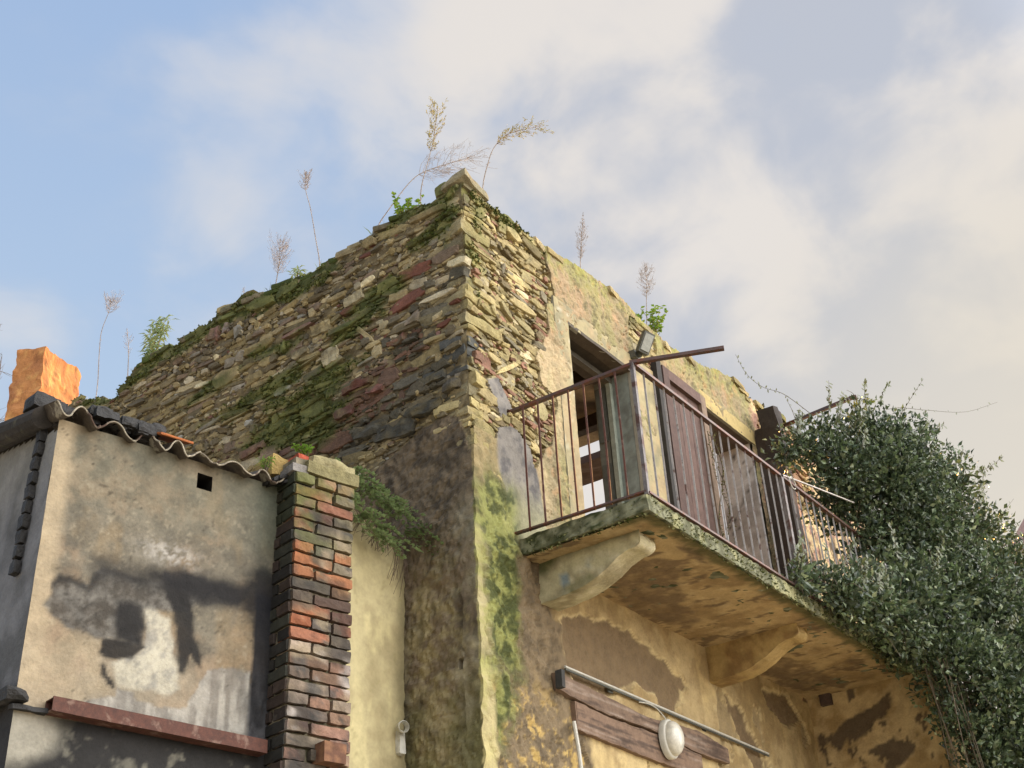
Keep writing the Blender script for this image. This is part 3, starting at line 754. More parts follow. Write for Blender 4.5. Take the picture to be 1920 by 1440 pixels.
jm=MBd(); plank(jm,2.52,2.60,4.98,7.34,-.04,.06,lin('#33302c'),14); jm.build('timber_post',MW,house)
sh2=MBd()
rock(sh2,(4.50,-.14,6.20),(.10,.26,2.5),((1,.0,.0),(0,1,0),(.0,.0,1)),(3,4,24),.02,4,15,col=lin('#4a4038'))
rock(sh2,(4.44,-.22,7.33),(.10,.18,.5),((1,0,.25),(0,1,0),(-.25,0,1)),(3,4,8),.02,5,16,col=lin('#3a332d'))
rock(sh2,(4.60,-.20,6.2),(.10,.10,2.9),X3,(3,3,24),.015,4,17,col=lin('#4d3f38'))
tag(sh2.build('warped_shutter',MW,house),'dark warped timber shutter standing open beside the bush')
# --- ceiling bulkhead etc. mounted things ------------------------------------
board=None
for nm,poly,c,sd_,y0,y1 in [('upper_plank',[(.67,4.135),(.70,4.025),(.90,4.005),(1.2,3.985),(1.75,4.0),(2.3,3.965),(2.82,3.965),(2.86,3.975),(2.86,4.075),(2.45,4.125),(2.2,4.11),(1.75,4.075),(1.3,4.10)],'#6f5c4c',1,-.075,-.035),('lower_plank',[(.87,4.0),(.87,3.82),(1.3,3.81),(1.8,3.80),(2.45,3.80),(2.45,3.955),(1.9,3.985),(1.2,3.975)],'#745f4e',2,-.065,-.028)]:
    P=np.array(poly); mb=MBd()
    kp=lambda u,v:sdpoly(u,v,poly)>0
    # plank as displaced solid following its outline
    cc=lambda u,v,h:mixc(mixc(np.tile(lin(c),(len(u),1)),lin('#4a3c32'),ss(.45,.62,f2(u,v,3,150+sd_,5,.65,14))),lin('#8f8072'),ss(.58,.7,f2(u,v,2.5,160+sd_,4,.6,18))*.6)
    dense=[]
    for i in range(len(poly)):
        a=np.array(poly[i]);b=np.array(poly[(i+1)%len(poly)]);k=max(1,int(np.linalg.norm(b-a)/.05))
        for t in range(k): 
            p=a+(b-a)*t/k; dense.append((p[0]+rng.uniform(-.004,.004),p[1]+rng.uniform(-.004,.004)))
    prism(mb,dense,(0,0,0),Ux,Uz,(0,1,0),y0,y1,lin(c))
    grid(mb,(0,0,0),Ux,Uz,(0,-1,0),P[:,0].min(),P[:,0].max(),P[:,1].min(),P[:,1].max(),.01,lambda u,v:sdpoly(u,v,poly)>.006,lambda u,v:-y0+.002+(f2(u,v,2.5,170,4,.6,16)-.5)*.004,cc)
    tag(mb.build('wall_plank',MW),'long weathered brown plank fixed to the wall just under the thin conduits' if sd_==1 else 'wide weathered brown plank below the longer one, behind the white lamp','plank','planks on the wall')
# bulkhead lamp
lamp=empty('bulkhead_lamp',(1.95,-.075,3.97)); tag(lamp,'oval white bulkhead lamp mounted on the weathered planks','lamp')
def dome(mb,c,ru,rv,dep,ex=2.,n=28,m=8):
    V=[];F=[]
    for j in range(m+1):
        t=j/m*math.pi/2; rr_=math.cos(t)**(.8); d=math.sin(t)
        for k in range(n):
            a=2*math.pi*k/n; V.append((c[0]+ru*rr_*math.cos(a),c[1]-dep*d,c[2]+rv*rr_*math.sin(a)))
    for j in range(m):
        for k in range(n): F.append((j*n+k,j*n+(k+1)%n,(j+1)*n+(k+1)%n,(j+1)*n+k))
    mb.add(V,F)
b=MBd(); 
V=[];F=[];n=32
for d,s_ in ((.0,1.0),(-.035,1.0),(-.045,.93),(-.045,.86)):
    for k in range(n): a=2*math.pi*k/n; V.append((1.95+.105*s_*math.cos(a),-.078+d,3.965+.135*s_*math.sin(a)))
for j in range(3):
    for k in range(n): F.append((j*n+k,j*n+(k+1)%n,(j+1)*n+(k+1)%n,(j+1)*n+k))
b.add(V,F); b.build('lamp_base',MWHITE,lamp,True)
b=MBd(); dome(b,(1.95,-.12,3.965),.092,.120,.075); b.build('glass_cover',MGLASS,lamp,True)
b=MBd(); tube(b,spline([(1.93,-.1,4.10),(1.85,-.09,4.15),(1.76,-.08,4.17),(1.66,-.06,4.165)],14),.004,5); b.build('cable',MWHITE,lamp)
cd=empty('conduit_pipes',(.80,-.05,4.2)); tag(cd,'pair of thin grey metal conduits running along the wall above the planks','conduit')
for dz in (0,.017):
    b=MBd(); tube(b,[(.80,-.055,4.185+dz),(2.2,-.05,4.18+dz),(3.58,-.055,4.165+dz)],.0075,8); b.build('pipe',MDGREY if dz==0 else MWHITE,cd)
for x_ in (1.35,2.6):
    b=MBd(); bar(b,(x_,-.03,4.165),(x_,-.03,4.212),.012,.05); b.build('pipe_clip',MDGREY,cd)
b=MBd(); tube(b,[(.83,-.07,3.86),(.86,-.07,3.7),(.90,-.07,3.3),(.92,-.07,2.5)],.013,8); tag(b.build('drain_pipe',MWHITE),'thin pale plastic pipe running down the wall below the planks','pipe')
b=MBd(); rock(b,(.685,-.09,4.085),(.035,.05,.11),X3,3,.004,10,3,col=lin('#3a3a38')); tag(b.build('metal_plate',MW),'small dark plate at the left end of the upper plank','bracket')
# floodlight
fl=empty('floodlight',(2.28,-.05,7.30)); tag(fl,'small weathered floodlight on the wall above the doorway','floodlight')
an=R(14); fx=np.array([math.cos(R(35)),-math.sin(R(35)),0]); 
nrm=np.array([-.45,-.80,-.40]); nrm/=np.linalg.norm(nrm); sx=np.cross(nrm,Uz); sx/=np.linalg.norm(sx); uy=np.cross(sx,nrm); 
sx2=sx*math.cos(an)+uy*math.sin(an); uy2=-sx*math.sin(an)+uy*math.cos(an)
c0=np.array([2.20,-.16,7.27])
b=MBd(); rock(b,c0,(.105,.19,.06),(sx2,uy2,nrm),5,.002,10,2,col=lin('#5a5a50'),rnd=.12); b.build('housing',MDGREY,fl)
b=MBd(); rock(b,c0+nrm*.031,(.08,.15,.012),(sx2,uy2,nrm),2,.0,10,2,col=lin('#8a8f86'),rnd=.05); b.build('glass',mat('dusty_glass',lin('#90938a'),rough=.25,var=.2,vsc=30,spec=.7),fl)
b=MBd(); bar(b,c0-uy2*.09-nrm*.01,(2.20,-.01,7.20),.03,.05); rock(b,(2.2,-.04,7.19),(.09,.07,.07),X3,3,.006,10,5,col=lin('#3a3a34')); b.build('mount',MDGREY,fl)

#================================================================== BRICK PILLAR
pil=empty('brick_pillar',(-1.2,.32,0)); tag(pil,'square pillar of fire-blackened orange bricks between the scorched hut and the pale wall','pillar')
def P_(s,t,z): return PO+SX*s+SY*t+Uz*z
pb=MBd(); ch=.0695; WP=.385; TP=.40
rock(pb,P_(WP/2,TP/2+.01,2.53),(WP-.018,TP-.03,5.02),(SX,SY,Uz),(8,8,60),.012,18,7,colfn=lambda W:mixc(np.tile(lin('#867c66'),(len(W),1)),lin('#4c4a38'),ss(.4,.6,fbm(W*9,3,3))))
def bcol(t,z,front):
    r=rng.random()
    if front:
        if z>4.5: pal=['#a5684a','#80704c','#68644c','#ae7450','#5c5a48','#8c5a46','#746a4c']
        elif z>3.95: pal=['#a86844','#a05a38','#8a6450','#5d5a56','#b5875c','#8c725c','#985f46','#746a5c']
        else: pal=['#8c6a58','#7d6250','#957060','#a09080','#6f6258','#9a8a78','#8a7460']
    else:
        pal=['#3f3530','#33322e','#262524','#4a3c34','#3c3e34'] if z<4.6 else ['#2a321f','#343a26','#3b3a2a']
    return (lin(rng.choice(pal))*.68+lin('#6a5a48' if front else '#33302a')*.32)*(.62+.36*rng.random())
zc=4.94; k=0
while zc>2.9:
    h=ch*.80; zc-=ch
    rows=[(0,.245),(.258,.385)] if k%2 else [(0,.12),(.135,.255),(.27,.385)] if k%3==0 else [(0,.125),(.145,.385)]
    for (a,b_) in rows:
        c=bcol(0,zc,True); j=rng.uniform(-.007,.010); tz=rng.uniform(-.004,.004); tl=rng.uniform(-.012,.012)
        def bc(W,c=c,z=zc):
            n=fbm(W*14,11,4); cc=mixc(np.tile(c,(len(W),1)),lin('#3f3f3c'),ss(.54,.66,n)*.75); cc=mixc(cc,lin('#8a7c64'),ss(.50,.66,fbm(W*11,12,4))*.6)
            cc=mixc(cc,lin('#2c2a28'),ss(.50,.68,fbm(W*4.5,15,4))*.75)
            mo=ss(4.2,4.85,W[:,2])*ss(.40,.58,fbm(W*8,13,4)); cc=mixc(cc,lin('#4d5526'),mo*.7)
            return mixc(cc,lin('#c0b8b0'),ss(.6,.7,fbm(W*6,14,3))*ss(4.1,3.6,W[:,2])*.6)
        rock(pb,P_((a+b_)/2,.06-j,zc+h/2+tz),(b_-a,.13,h),(SX+Uz*tl,SY,Uz+SX*rng.uniform(-.03,.03)),(8,3,4),.0075,26,k*7+int(a*50),colfn=bc,rnd=.07)
    rows=[(.0,.115),(.13,.26)] if k%2 else [(0,.24)]
    for (a,b_) in rows:
        c=bcol(0,zc,False); j=rng.uniform(-.003,.010)
        rock(pb,P_(.055-j,(a+b_)/2+.005,zc+h/2),(.12,b_-a-.008,h),(SX,SY,Uz),(3,5,3),.006,28,k*7+40+int(a*50),col=c,rnd=.03)
    k+=1
pb.build('bricks',MB,pil)
cs_=MBd()
rock(cs_,P_(.24,.14,4.985),(.34,.30,.075),(SX,SY,Uz),5,.010,10,31,col=lin('#77704e')); rock(cs_,P_(.27,.16,5.06),(.30,.26,.08),(SX,SY,Uz+SX*.05),6,.02,10,32,col=lin('#8c8461'),rnd=.15)
rock(cs_,P_(.02,.26,5.03),(.17,.2,.13),(SX,SY,Uz),5,.02,10,33,col=lin('#9a8350'),rnd=.15); rock(cs_,P_(.11,.12,5.07),(.13,.1,.05),(SX,SY,Uz),4,.012,12,34,col=lin('#9c4a34'),rnd=.2)
rock(cs_,P_(.03,.08,4.96),(.10,.14,.05),(SX,SY,Uz),4,.01,12,35,col=lin('#74706a')); rock(cs_,P_(.28,.22,5.12),(.26,.16,.02),(SX,SY+Uz*.1,Uz),4,.008,12,36,col=lin('#8e8873'))
cs_.build('cap_stones',MS,pil)
b=MBd(); rock(b,P_(.24,-.02,3.38),(.13,.14,.10),(SX,SY,Uz),5,.004,14,8,colfn=lambda W:mixc(np.tile(lin('#5d4030'),(len(W),1)),lin('#7d5a40'),ss(.45,.6,fbm(W*30,5,3)))); tag(b.build('timber_stub',MW),'sawn square timber end sticking out low on the brick pillar','timber')

#================================================================== PALE WALL between pillar and house
st=MBd()
def stc(u,v,h):
    n=f2(u,v,4,171,4,.6); n2=f2(u,v,13,172,4,.6); c=mixc(np.tile(lin('#aa9f78'),(len(u),1)),lin('#988c68'),ss(.42,.62,n)); c=mixc(c,lin('#c9bd8c'),ss(.5,.7,f2(u,v,7,173,4,.6,.4))*.5)
    c=mixc(c,lin('#77704f'),ss(4.7,5.05,v+(n2-.5)*.4)*.65)
    c=mixc(c,lin('#6c6448'),ss(-.14,-.03,u+(n2-.5)*.06)*.75)
    c=mixc(c,lin('#8a8058'),ss(.014,.0,np.abs(f2(u,v,3,174,4,.6)-.5))*.5)
    c=mixc(c,lin('#4b4033'),ss(.62,.68,f2(u,v,16,175,4,.6,.3))*ss(4.6,4.8,v)*.8)
    return c
grid(st,(0,.56,0),Ux,Uz,(0,-1,0),-.95,.02,2.8,5.10,.018,lambda u,v:v<5.06+(f2(u,v,9,176,3)-.5)*.12-.18*ss(-.5,0,u),lambda u,v:(f2(u,v,5,177,3)-.5)*.015+.006,stc)
rock(st,(-.46,.68,2.45),(.96,.22,4.9),X3,(6,3,20),.0,5,5,col=lin('#8f8460')); 
for i in range(26): rock(st,(-.85+.8*rng.random(),.60+.1*rng.random(),4.93+.10*rng.random()),(.1,.1,.06),X3,3,.015,14,700+i,col=lin(rng.choice(['#5b4c36','#453c2c','#6a5d42'])),rnd=.3)
wst=st.build('pale_wall',MPS); tag(wst,'narrow pale yellow plastered wall between the brick pillar and the stone house','wall')
b=MBd()
n=20; V=[];F=[]
ax_=np.array([-.35,-.9,-.1]); ax_/=np.linalg.norm(ax_); s_=np.cross(ax_,Uz); s_/=np.linalg.norm(s_); u_=np.cross(s_,ax_)
for d,r in ((0,.03),(.045,.036),(.05,.032),(.01,.026)):
    for k in range(n): a=2*math.pi*k/n; V.append(np.array([-.09,.53,3.76])+ax_*d+(s_*math.cos(a)+u_*math.sin(a))*r)
for j in range(3):
    for k in range(n): F.append((j*n+k,j*n+(k+1)%n,(j+1)*n+(k+1)%n,(j+1)*n+k))
b.add(V,F); rock(b,(-.075,.55,3.68),(.05,.06,.14),X3,4,.012,20,5,rnd=.3); tag(b.build('broken_pipe_end',MWHITE),'broken round white pipe end poking out beside the rough house corner','pipe')

#================================================================== SCORCHED HUT
hut=empty('scorched_hut',tuple(P_(-1.3,.18,0))); tag(hut,'lean-to hut with scorched beige plaster wall and wavy sheet roof','hut')
HO=PO+SY*.18
S_BODY=[(-1.239, 3.907), (-1.215, 3.985), (-1.217, 4.037), (-1.183, 4.088), (-1.127, 4.097), (-1.038, 4.064), (-1.009, 4.136), (-0.965, 4.169), (-0.765, 4.174), (-0.512, 4.212), (-0.393, 4.223), (-0.233, 4.238), (-0.208, 4.162), (-0.383, 4.111), (-0.466, 4.092), (-0.496, 4.04), (-0.736, 4.02), (-0.714, 3.82), (-0.941, 3.811), (-1.101, 3.839)]
S_BLK1=[(-0.942, 3.738), (-0.93, 3.813), (-0.813, 3.821), (-0.713, 3.815), (-0.732, 3.785), (-0.771, 3.744), (-0.908, 3.724)]
S_BLK2=[(-0.879, 4.009), (-0.793, 4.029), (-0.735, 4.009), (-0.714, 3.82), (-0.856, 3.823), (-0.888, 3.901)]
S_COL=[(-0.64, 4.187), (-0.512, 4.206), (-0.467, 4.047), (-0.444, 3.919), (-0.389, 3.831), (-0.39, 3.771), (-0.462, 3.825), (-0.487, 3.724), (-0.521, 3.72), (-0.552, 3.874), (-0.571, 4.024), (-0.629, 4.088)]
S_SM=[(-0.926, 3.695), (-0.907, 3.711), (-0.889, 3.641), (-0.844, 3.629), (-0.836, 3.585), (-0.877, 3.603), (-0.919, 3.646)]
S_PALE=[(-0.736, 4.02), (-0.583, 3.977), (-0.552, 3.874), (-0.523, 3.709), (-0.505, 3.649), (-0.569, 3.612), (-0.743, 3.597), (-0.83, 3.606), (-0.875, 3.715), (-0.761, 3.748), (-0.714, 3.82)]
S_DRIP=[(-1.002, 3.492), (-0.965, 3.518), (-0.824, 3.557), (-0.83, 3.606), (-0.743, 3.597), (-0.727, 3.549), (-0.605, 3.534), (-0.452, 3.565), (-0.355, 3.783), (-0.115, 3.807), (-0.099, 3.475), (-0.664, 3.469), (-1.0, 3.477)]
S_ARC=[(-1.213, 4.007), (-1.218, 4.043), (-1.179, 4.095), (-1.122, 4.103), (-1.033, 4.071), (-1.01, 4.142), (-0.96, 4.176), (-0.754, 4.18), (-0.751, 4.149), (-0.961, 4.143), (-0.989, 4.103), (-1.022, 4.025), (-1.122, 4.06), (-1.179, 4.057)]
S_YEL=[(-1.3, 3.507), (-1.23, 3.919), (-1.101, 3.839), (-0.94, 3.806), (-0.934, 3.673), (-0.87, 3.584), (-0.984, 3.505), (-1.16, 3.474), (-1.299, 3.498)]
def hc(u,v,h):
    n=f2(u,v,3,181,5,.6); n2=f2(u,v,12,182,4,.6); nv=f2(u,v,26,183,4,.6,.16); n3=f2(u,v,45,184,4,.7); nf=f2(u,v,28,195,5,.7)
    c=mixc(np.tile(lin('#77705f'),(len(u),1)),lin('#8c7a62'),ss(.42,.60,n)); c=mixc(c,lin('#5e594c'),ss(.44,.66,n2)*.7); c=mixc(c,lin('#8f7c5c'),ss(.5,.62,f2(u,v,5,193,4,.6,.6))*.45)
    c=mixc(c,lin('#a3987f'),ss(.57,.68,nf)*.5); c=mixc(c,lin('#4c483e'),ss(.60,.70,n3)*.35)
    c=mixc(c,lin('#6a6a58'),ss(4.3,4.7,v+(n-.5)*.5)*.45)
    c=mixc(c,lin('#a8987a'),ss(-1.17,-1.24,u+(n2-.5)*.04)*.85)
    c=mixc(c,lin('#a3957c'),ss(3.85,3.70,v+(n-.5)*.3)*ss(-.1,-.5,u)*.5)
    c=mixc(c,lin('#ab9b7c'),pm(u,v,S_YEL,.02,.03,9,301)*.45*ss(.35,.55,n2))
    dr=pm(u,v,S_DRIP,.006,.025,12,302); c=mixc(c,mixc(np.tile(lin('#7d7a72'),(len(u),1)),lin('#a9a69a'),ss(.44,.60,nv)),dr*.75)
    pl=pm(u,v,S_PALE,.015,.03,12,303); c=mixc(c,mixc(np.tile(lin('#8f8c80'),(len(u),1)),lin('#b8b29c'),ss(.38,.56,n2*.5+nf*.5)),pl*.9)
    c=mixc(c,lin('#b3aea2'),blob(u,v,(-.62,4.33),.15,.06)*ss(.40,.58,nf)*.95)
    body=pm(u,v,S_BODY,.012,.022,13,304); inn=mixc(np.tile(lin('#3a3833'),(len(u),1)),lin('#6d6a62'),ss(.40,.64,nf*.6+n2*.4))
    c=mixc(c,inn,body*.88)
    for k_,(p_,so_f,wp) in enumerate(((S_BLK1,.008,.016),(S_BLK2,.03,.03),(S_COL,.014,.022),(S_SM,.008,.02),(S_ARC,.018,.02))):
        c=mixc(c,lin('#1d1c1b'),pm(u,v,p_,so_f,wp,15,310+k_)*(.93 if k_!=4 else .72))
    e=sdpoly(u+(n2-.5)*.05,v+(n-.5)*.05,S_BODY+[]) ; c=mixc(c,lin('#2e2c29'),ss(-.10,.0,e)*ss(4.05,4.18,v)*.6)
    sm=blob(u,v,(-.36,4.18),.24,.07)*.95+blob(u,v,(-.06,4.25),.10,.16)*1.2+blob(u,v,(-.6,4.22),.4,.05)*.5
    c=mixc(c,lin('#1f1e1e'),np.clip(sm*(.6+.8*ss(.3,.6,n2)),0,.93))
    e=ss(-.122,-.098,u+(n2-.5)*.02)*ss(4.34,4.20,v+(n2-.5)*.1)
    c=mixc(c,mixc(np.tile(lin('#1b1c20'),(len(u),1)),lin('#4a4b4d'),ss(.5,.68,f2(u,v,14,320,4,.65,.3))*ss(4.0,3.5,v)),e*.95)
    c=mixc(c,lin('#4d5548'),ss(-.25,-.02,u)*ss(4.3,4.6,v)*.75)
    crk=np.abs(f2(u,v,4,185,3,.6)-.5); c=mixc(c,lin('#2a231b'),ss(.006,.0,crk)*blob(u,v,(-1.03,4.72),.16,.25)*.9)
    crk=np.abs(f2(u,v,2.2,186,4,.6)-.5); c=mixc(c,lin('#3a342b'),ss(.004,.0,crk)*.6)
    lo=mixc(np.tile(lin('#9a9584'),(len(u),1)),lin('#2c2b29'),ss(.30,.52,n*.45+.5*ss(-1.25,-.8,u)+.25*ss(3.3,3.1,v))); lo=mixc(lo,lin('#8c8877'),ss(.60,.72,n2)*.5)
    lo=mixc(lo,lin('#1c1b1a'),ss(3.33,3.40,v+(n2-.5)*.05)*ss(-1.2,-1.05,u)*.8)  # shade under the steel beam, painted onto the wall
    return mixc(c,lo,ss(3.42,3.40,v))*np.array([.80,.80,.82])
vent_k=lambda u,v:~((u>-.505)&(u<-.415)&(v>4.752)&(v<4.845))
hw=MBd()
grid(hw,HO,SX,Uz,-SY,-1.30,.02,2.7,4.93,.013,lambda u,v:vent_k(u,v)&(v<4.90+.0*u),lambda u,v:(f2(u,v,4,186,3)-.5)*.018+(f2(u,v,22,187,4,.6)-.5)*.006+.012*ss(-.4,-.1,u)*0,hc)
def hsc(u,v,h):
    n=f2(u,v,3,188,4,.6); n2=f2(u,v,11,189,4,.6); c=mixc(np.tile(lin('#6f7072'),(len(u),1)),lin('#565758'),ss(.4,.6,n)); c=mixc(c,lin('#87857c'),ss(4.4,4.9,v+(n2-.5)*.3)*.6)
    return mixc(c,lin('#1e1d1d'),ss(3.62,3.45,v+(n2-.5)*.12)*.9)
HS=P_(-1.30,0,0)
grid(hw,HS,SY,Uz,-SX,.18,2.3,2.7,5.9,.02,lambda u,v:v<4.84+.26*(u-.18),lambda u,v:(f2(u,v,3,191,3)-.5)*.015,hsc)
rock(hw,P_(-.64,.30,2.42),(1.24,.2,4.8),(SX,SY,Uz),2,0,1,1,col=lin('#7a7264')) if False else None
hw.build('wall',MP,hut)
b=MBd(); bx=[(-1.28,2.6),( .0,2.6),(.0,3.2),(-1.28,3.2)]
# inner faces of the vent and a dark backing
for (a,c_) in (((-.505,4.752),(-.415,4.752)),((-.415,4.752),(-.415,4.845)),((-.415,4.845),(-.505,4.845)),((-.505,4.845),(-.505,4.752))):
    b.add([HO+SX*a[0]+Uz*a[1]-SY*.002,HO+SX*c_[0]+Uz*c_[1]-SY*.002,HO+SX*c_[0]+Uz*c_[1]+SY*.16,HO+SX*a[0]+Uz*a[1]+SY*.16],[(0,1,2,3)],lin('#2a2620'))
b.add([HO+SX*x_+Uz*z_+SY*.158 for x_,z_ in ((-1.25,2.7),(0,2.7),(0,4.86),(-1.25,4.86))],[(0,1,2,3)],lin('#15130f'))
b.build('vent_opening',MDARK,hut)
# corrugated roof
rf=MBd()
_wr=[random.Random(77+i).uniform(.7,1.5) for i in range(12)]
def wave(s):
    q=(s+1.2)/.172+.12*math.sin(s*9); c=math.cos(q*2*math.pi)
    return .032*_wr[int(q+1.5)%12]*(abs(c)**.8)*(1 if c>0 else -1)
NS=150; NT_=16; V=[]; 
ss_=np.linspace(-1.36,.0,NS)
edge=[.075+.03*float(fbm(np.array([[s*7,0,0]]),5,3)[0])+(.035 if -1.12<s<-.80 else 0)+(.02 if int((s+2)*11)%4==0 else 0) for s in ss_]
V=[];F=[]
for lay in (0,1):
    for j in range(NT_+1):
        for i,s in enumerate(ss_):
            t=edge[i]+(2.2-edge[i])*(j/NT_)**1.6
            amp_=1+ .35*math.sin(s*5)
            V.append(P_(s,t,4.905+wave(s)*amp_+.28*(t-.1)+lay*.008+.012*math.sin(s*3.1)))
W_=NS; L0=(NT_+1)*NS
for j in range(NT_):
    for i in range(NS-1):
        a=j*NS+i; F.append((a,a+NS,a+NS+1,a+1)); F.append((L0+a,L0+a+1,L0+a+NS+1,L0+a+NS))
for i in range(NS-1): F.append((i,i+1,L0+i+1,L0+i))
rf.add(V,F)
roof_=rf.build('corrugated_roof',MTILE,hut,True)
rim=MBd(); tube(rim,[P_(s,edge[i]-.001,4.911+wave(s)*(1+.35*math.sin(s*5))+.28*(edge[i]-.1)+.012*math.sin(s*3.1)) for i,s in enumerate(ss_)],.0048,5); rim.build('roof_edge',mat('pale_edge',lin('#8f8776'),rough=.9,var=.5,vsc=25,tint=(lin('#4a3a30'),8,.48,.6)),hut)
vg=MBd(); tube(vg,[P_(-1.35,.27,4.935),P_(-1.35,.5,4.99),P_(-1.35,1.0,5.12),P_(-1.36,2.2,5.42)],[.060,.066,.078,.078],12); vg.build('verge_tile',mat('sooty_tile',lin('#2e2a25'),rough=.85,bump=((50,.5,.004),),var=.5,vsc=14,tint=(lin('#4c4a38'),9,.55,.7)),hut)
# charred remains
chm=MBd()
for i in range(10):
    z_=4.90-.078*i; rock(chm,P_(-1.322,.33+.0065*i,z_-.04),(.035,.055+.01*math.sin(i*2.3),.070),(SX,SY,Uz+SY*.1*math.sin(i*5)),4,.008,25,800+i,rnd=.2)
chm.build('charred_post',MCH,hut)
cm=MBd()
for i in range(46): rock(cm,P_(rng.uniform(-1.14,-.78),.15+.12*rng.random(),4.955+.045*rng.random()),(.07,.08,.05),(SX,SY,Uz),3,.014,20,830+i,rnd=.25)
cm.build('charred_timber',MCH,hut); cm=MBd()
for i in range(10): rock(cm,P_(rng.uniform(-.10,.0),.08+.1*rng.random(),4.90+.03*rng.random()),(.08,.06,.022),(SX*.8+Uz*.4,SY,Uz),3,.008,20,890+i,rnd=.2)
cm.build('charred_timber',MCH,hut); cm=MBd()
for i in range(12): rock(cm,P_(-1.34+.022*i,.36+.02*i,5.05+.008*i),(.12,.12,.09),(SX,SY,Uz),3,.02,15,812+i,rnd=.25)
cm.build('charred_timber',MCH,hut)
b=MBd(); rock(b,P_(-.70,.20,5.0),(.19,.26,.012),(SX,SY+Uz*.45,Uz-SY*.2),5,.004,10,3,rnd=.05); tag(b.build('roof_tile',MTERRA),'loose orange clay tile lying on the edge of the hut roof','tile')
bm_=MBd(); zb=3.428
for (o1,o2,zz0,zz1) in [(.004,.085,zb-.034,zb-.028),(.004,.085,zb+.022,zb+.028),(.004,.012,zb-.03,zb+.024),(.078,.085,zb-.034,zb+.032)]:
    rock(bm_,HO+SX*(-.60)-SY*((o1+o2)/2)+Uz*((zz0+zz1)/2),(1.12,o2-o1,zz1-zz0),(SX-Uz*.028,SY,Uz),(20,2,2),.0015,14,3)
tag(bm_.build('steel_beam',MRUST,hut),'rusty red steel channel')
b=MBd(); rock(b,P_(-1.32,.6,3.46),(.10,1.0,.05),(SX,SY,Uz),(3,12,3),.02,12,9,rnd=.1); rock(b,P_(-1.24,.16,3.415),(.16,.05,.02),(SX,SY,Uz-SX*.1),5,.01,16,10); b.build('burnt_ledge',MCH,hut)

#================================================================== WALL REMNANT catching the sun
ch_=MBd()
nz=np.array([.5,-.866,0]); nx=np.array([.866,.5,0]) 
cc0=np.array([.12,5.10,7.38])
def chc(W):
    n=fbm(W*7,201,4); return mixc(mixc(np.tile(lin('#a06e42'),(len(W),1)),lin('#8a5c3a'),ss(.42,.62,n)),lin('#b08450'),ss(.55,.7,fbm(W*20,202,3)))
def cht(P):
    Q=P.copy(); z_=(P[:,2]+1)/2
    Q[:,0]=P[:,0]-.14*np.exp(-((z_-.80)/.045)**2)*(P[:,0]>.3)-.03*np.clip(z_-.95,0,1)/.05*(P[:,0]>.5); 
    Q[:,2]=P[:,2]+np.where(P[:,2]>.5,.13*np.clip(P[:,0]+.3,0,.9)-.05*(P[:,0]<-.5),0); return Q
rock(ch_,cc0,(.76,.28,1.75),(nx,-nz,Uz),(20,10,50),.026,12,5,colfn=chc,taper=cht)
tag(ch_.build('wall_remnant',MP),'orange sunlit stump of broken wall rising behind the hut roof','wall')

#================================================================== NEIGHBOUR'S EAVE far right
nb=empty('neighbour_house',(11.5,-1.5,0)); tag(nb,'neighbouring house with pinkish gable edge and brown eave behind the bush','house')
E0=np.array([10.25,-.44,7.43]); E1=np.array([10.15,-1.62,8.68]); dE=(E1-E0)/np.linalg.norm(E1-E0); dn=np.cross((1,0,0),dE); 
b=MBd(); L_=3.0
c_=E0+dE*L_/2; rock(b,c_+dn*.07*0+np.array([.02,0,0])-dn*.0,(.06,L_,.24),((1,0,0),dE,dn),(1,10,2),.004,5,1,col=lin('#b09a98')); b.build('gable_board',MPS,nb)
b=MBd(); sg=1 if dn[2]<0 else -1
rock(b,c_+dn*sg*.30+np.array([.6,0,0]),(1.3,L_,.36),((1,0,0),dE,dn),(2,10,2),.004,5,2,col=lin('#3f2c27')); b.build('eave',MW,nb)
b=MBd(); rock(b,(12.6,-2.2,3.4),(3.2,3.4,6.8),X3,2,0,1,1,col=lin('#a89a88')); b.build('wall',MP,nb)

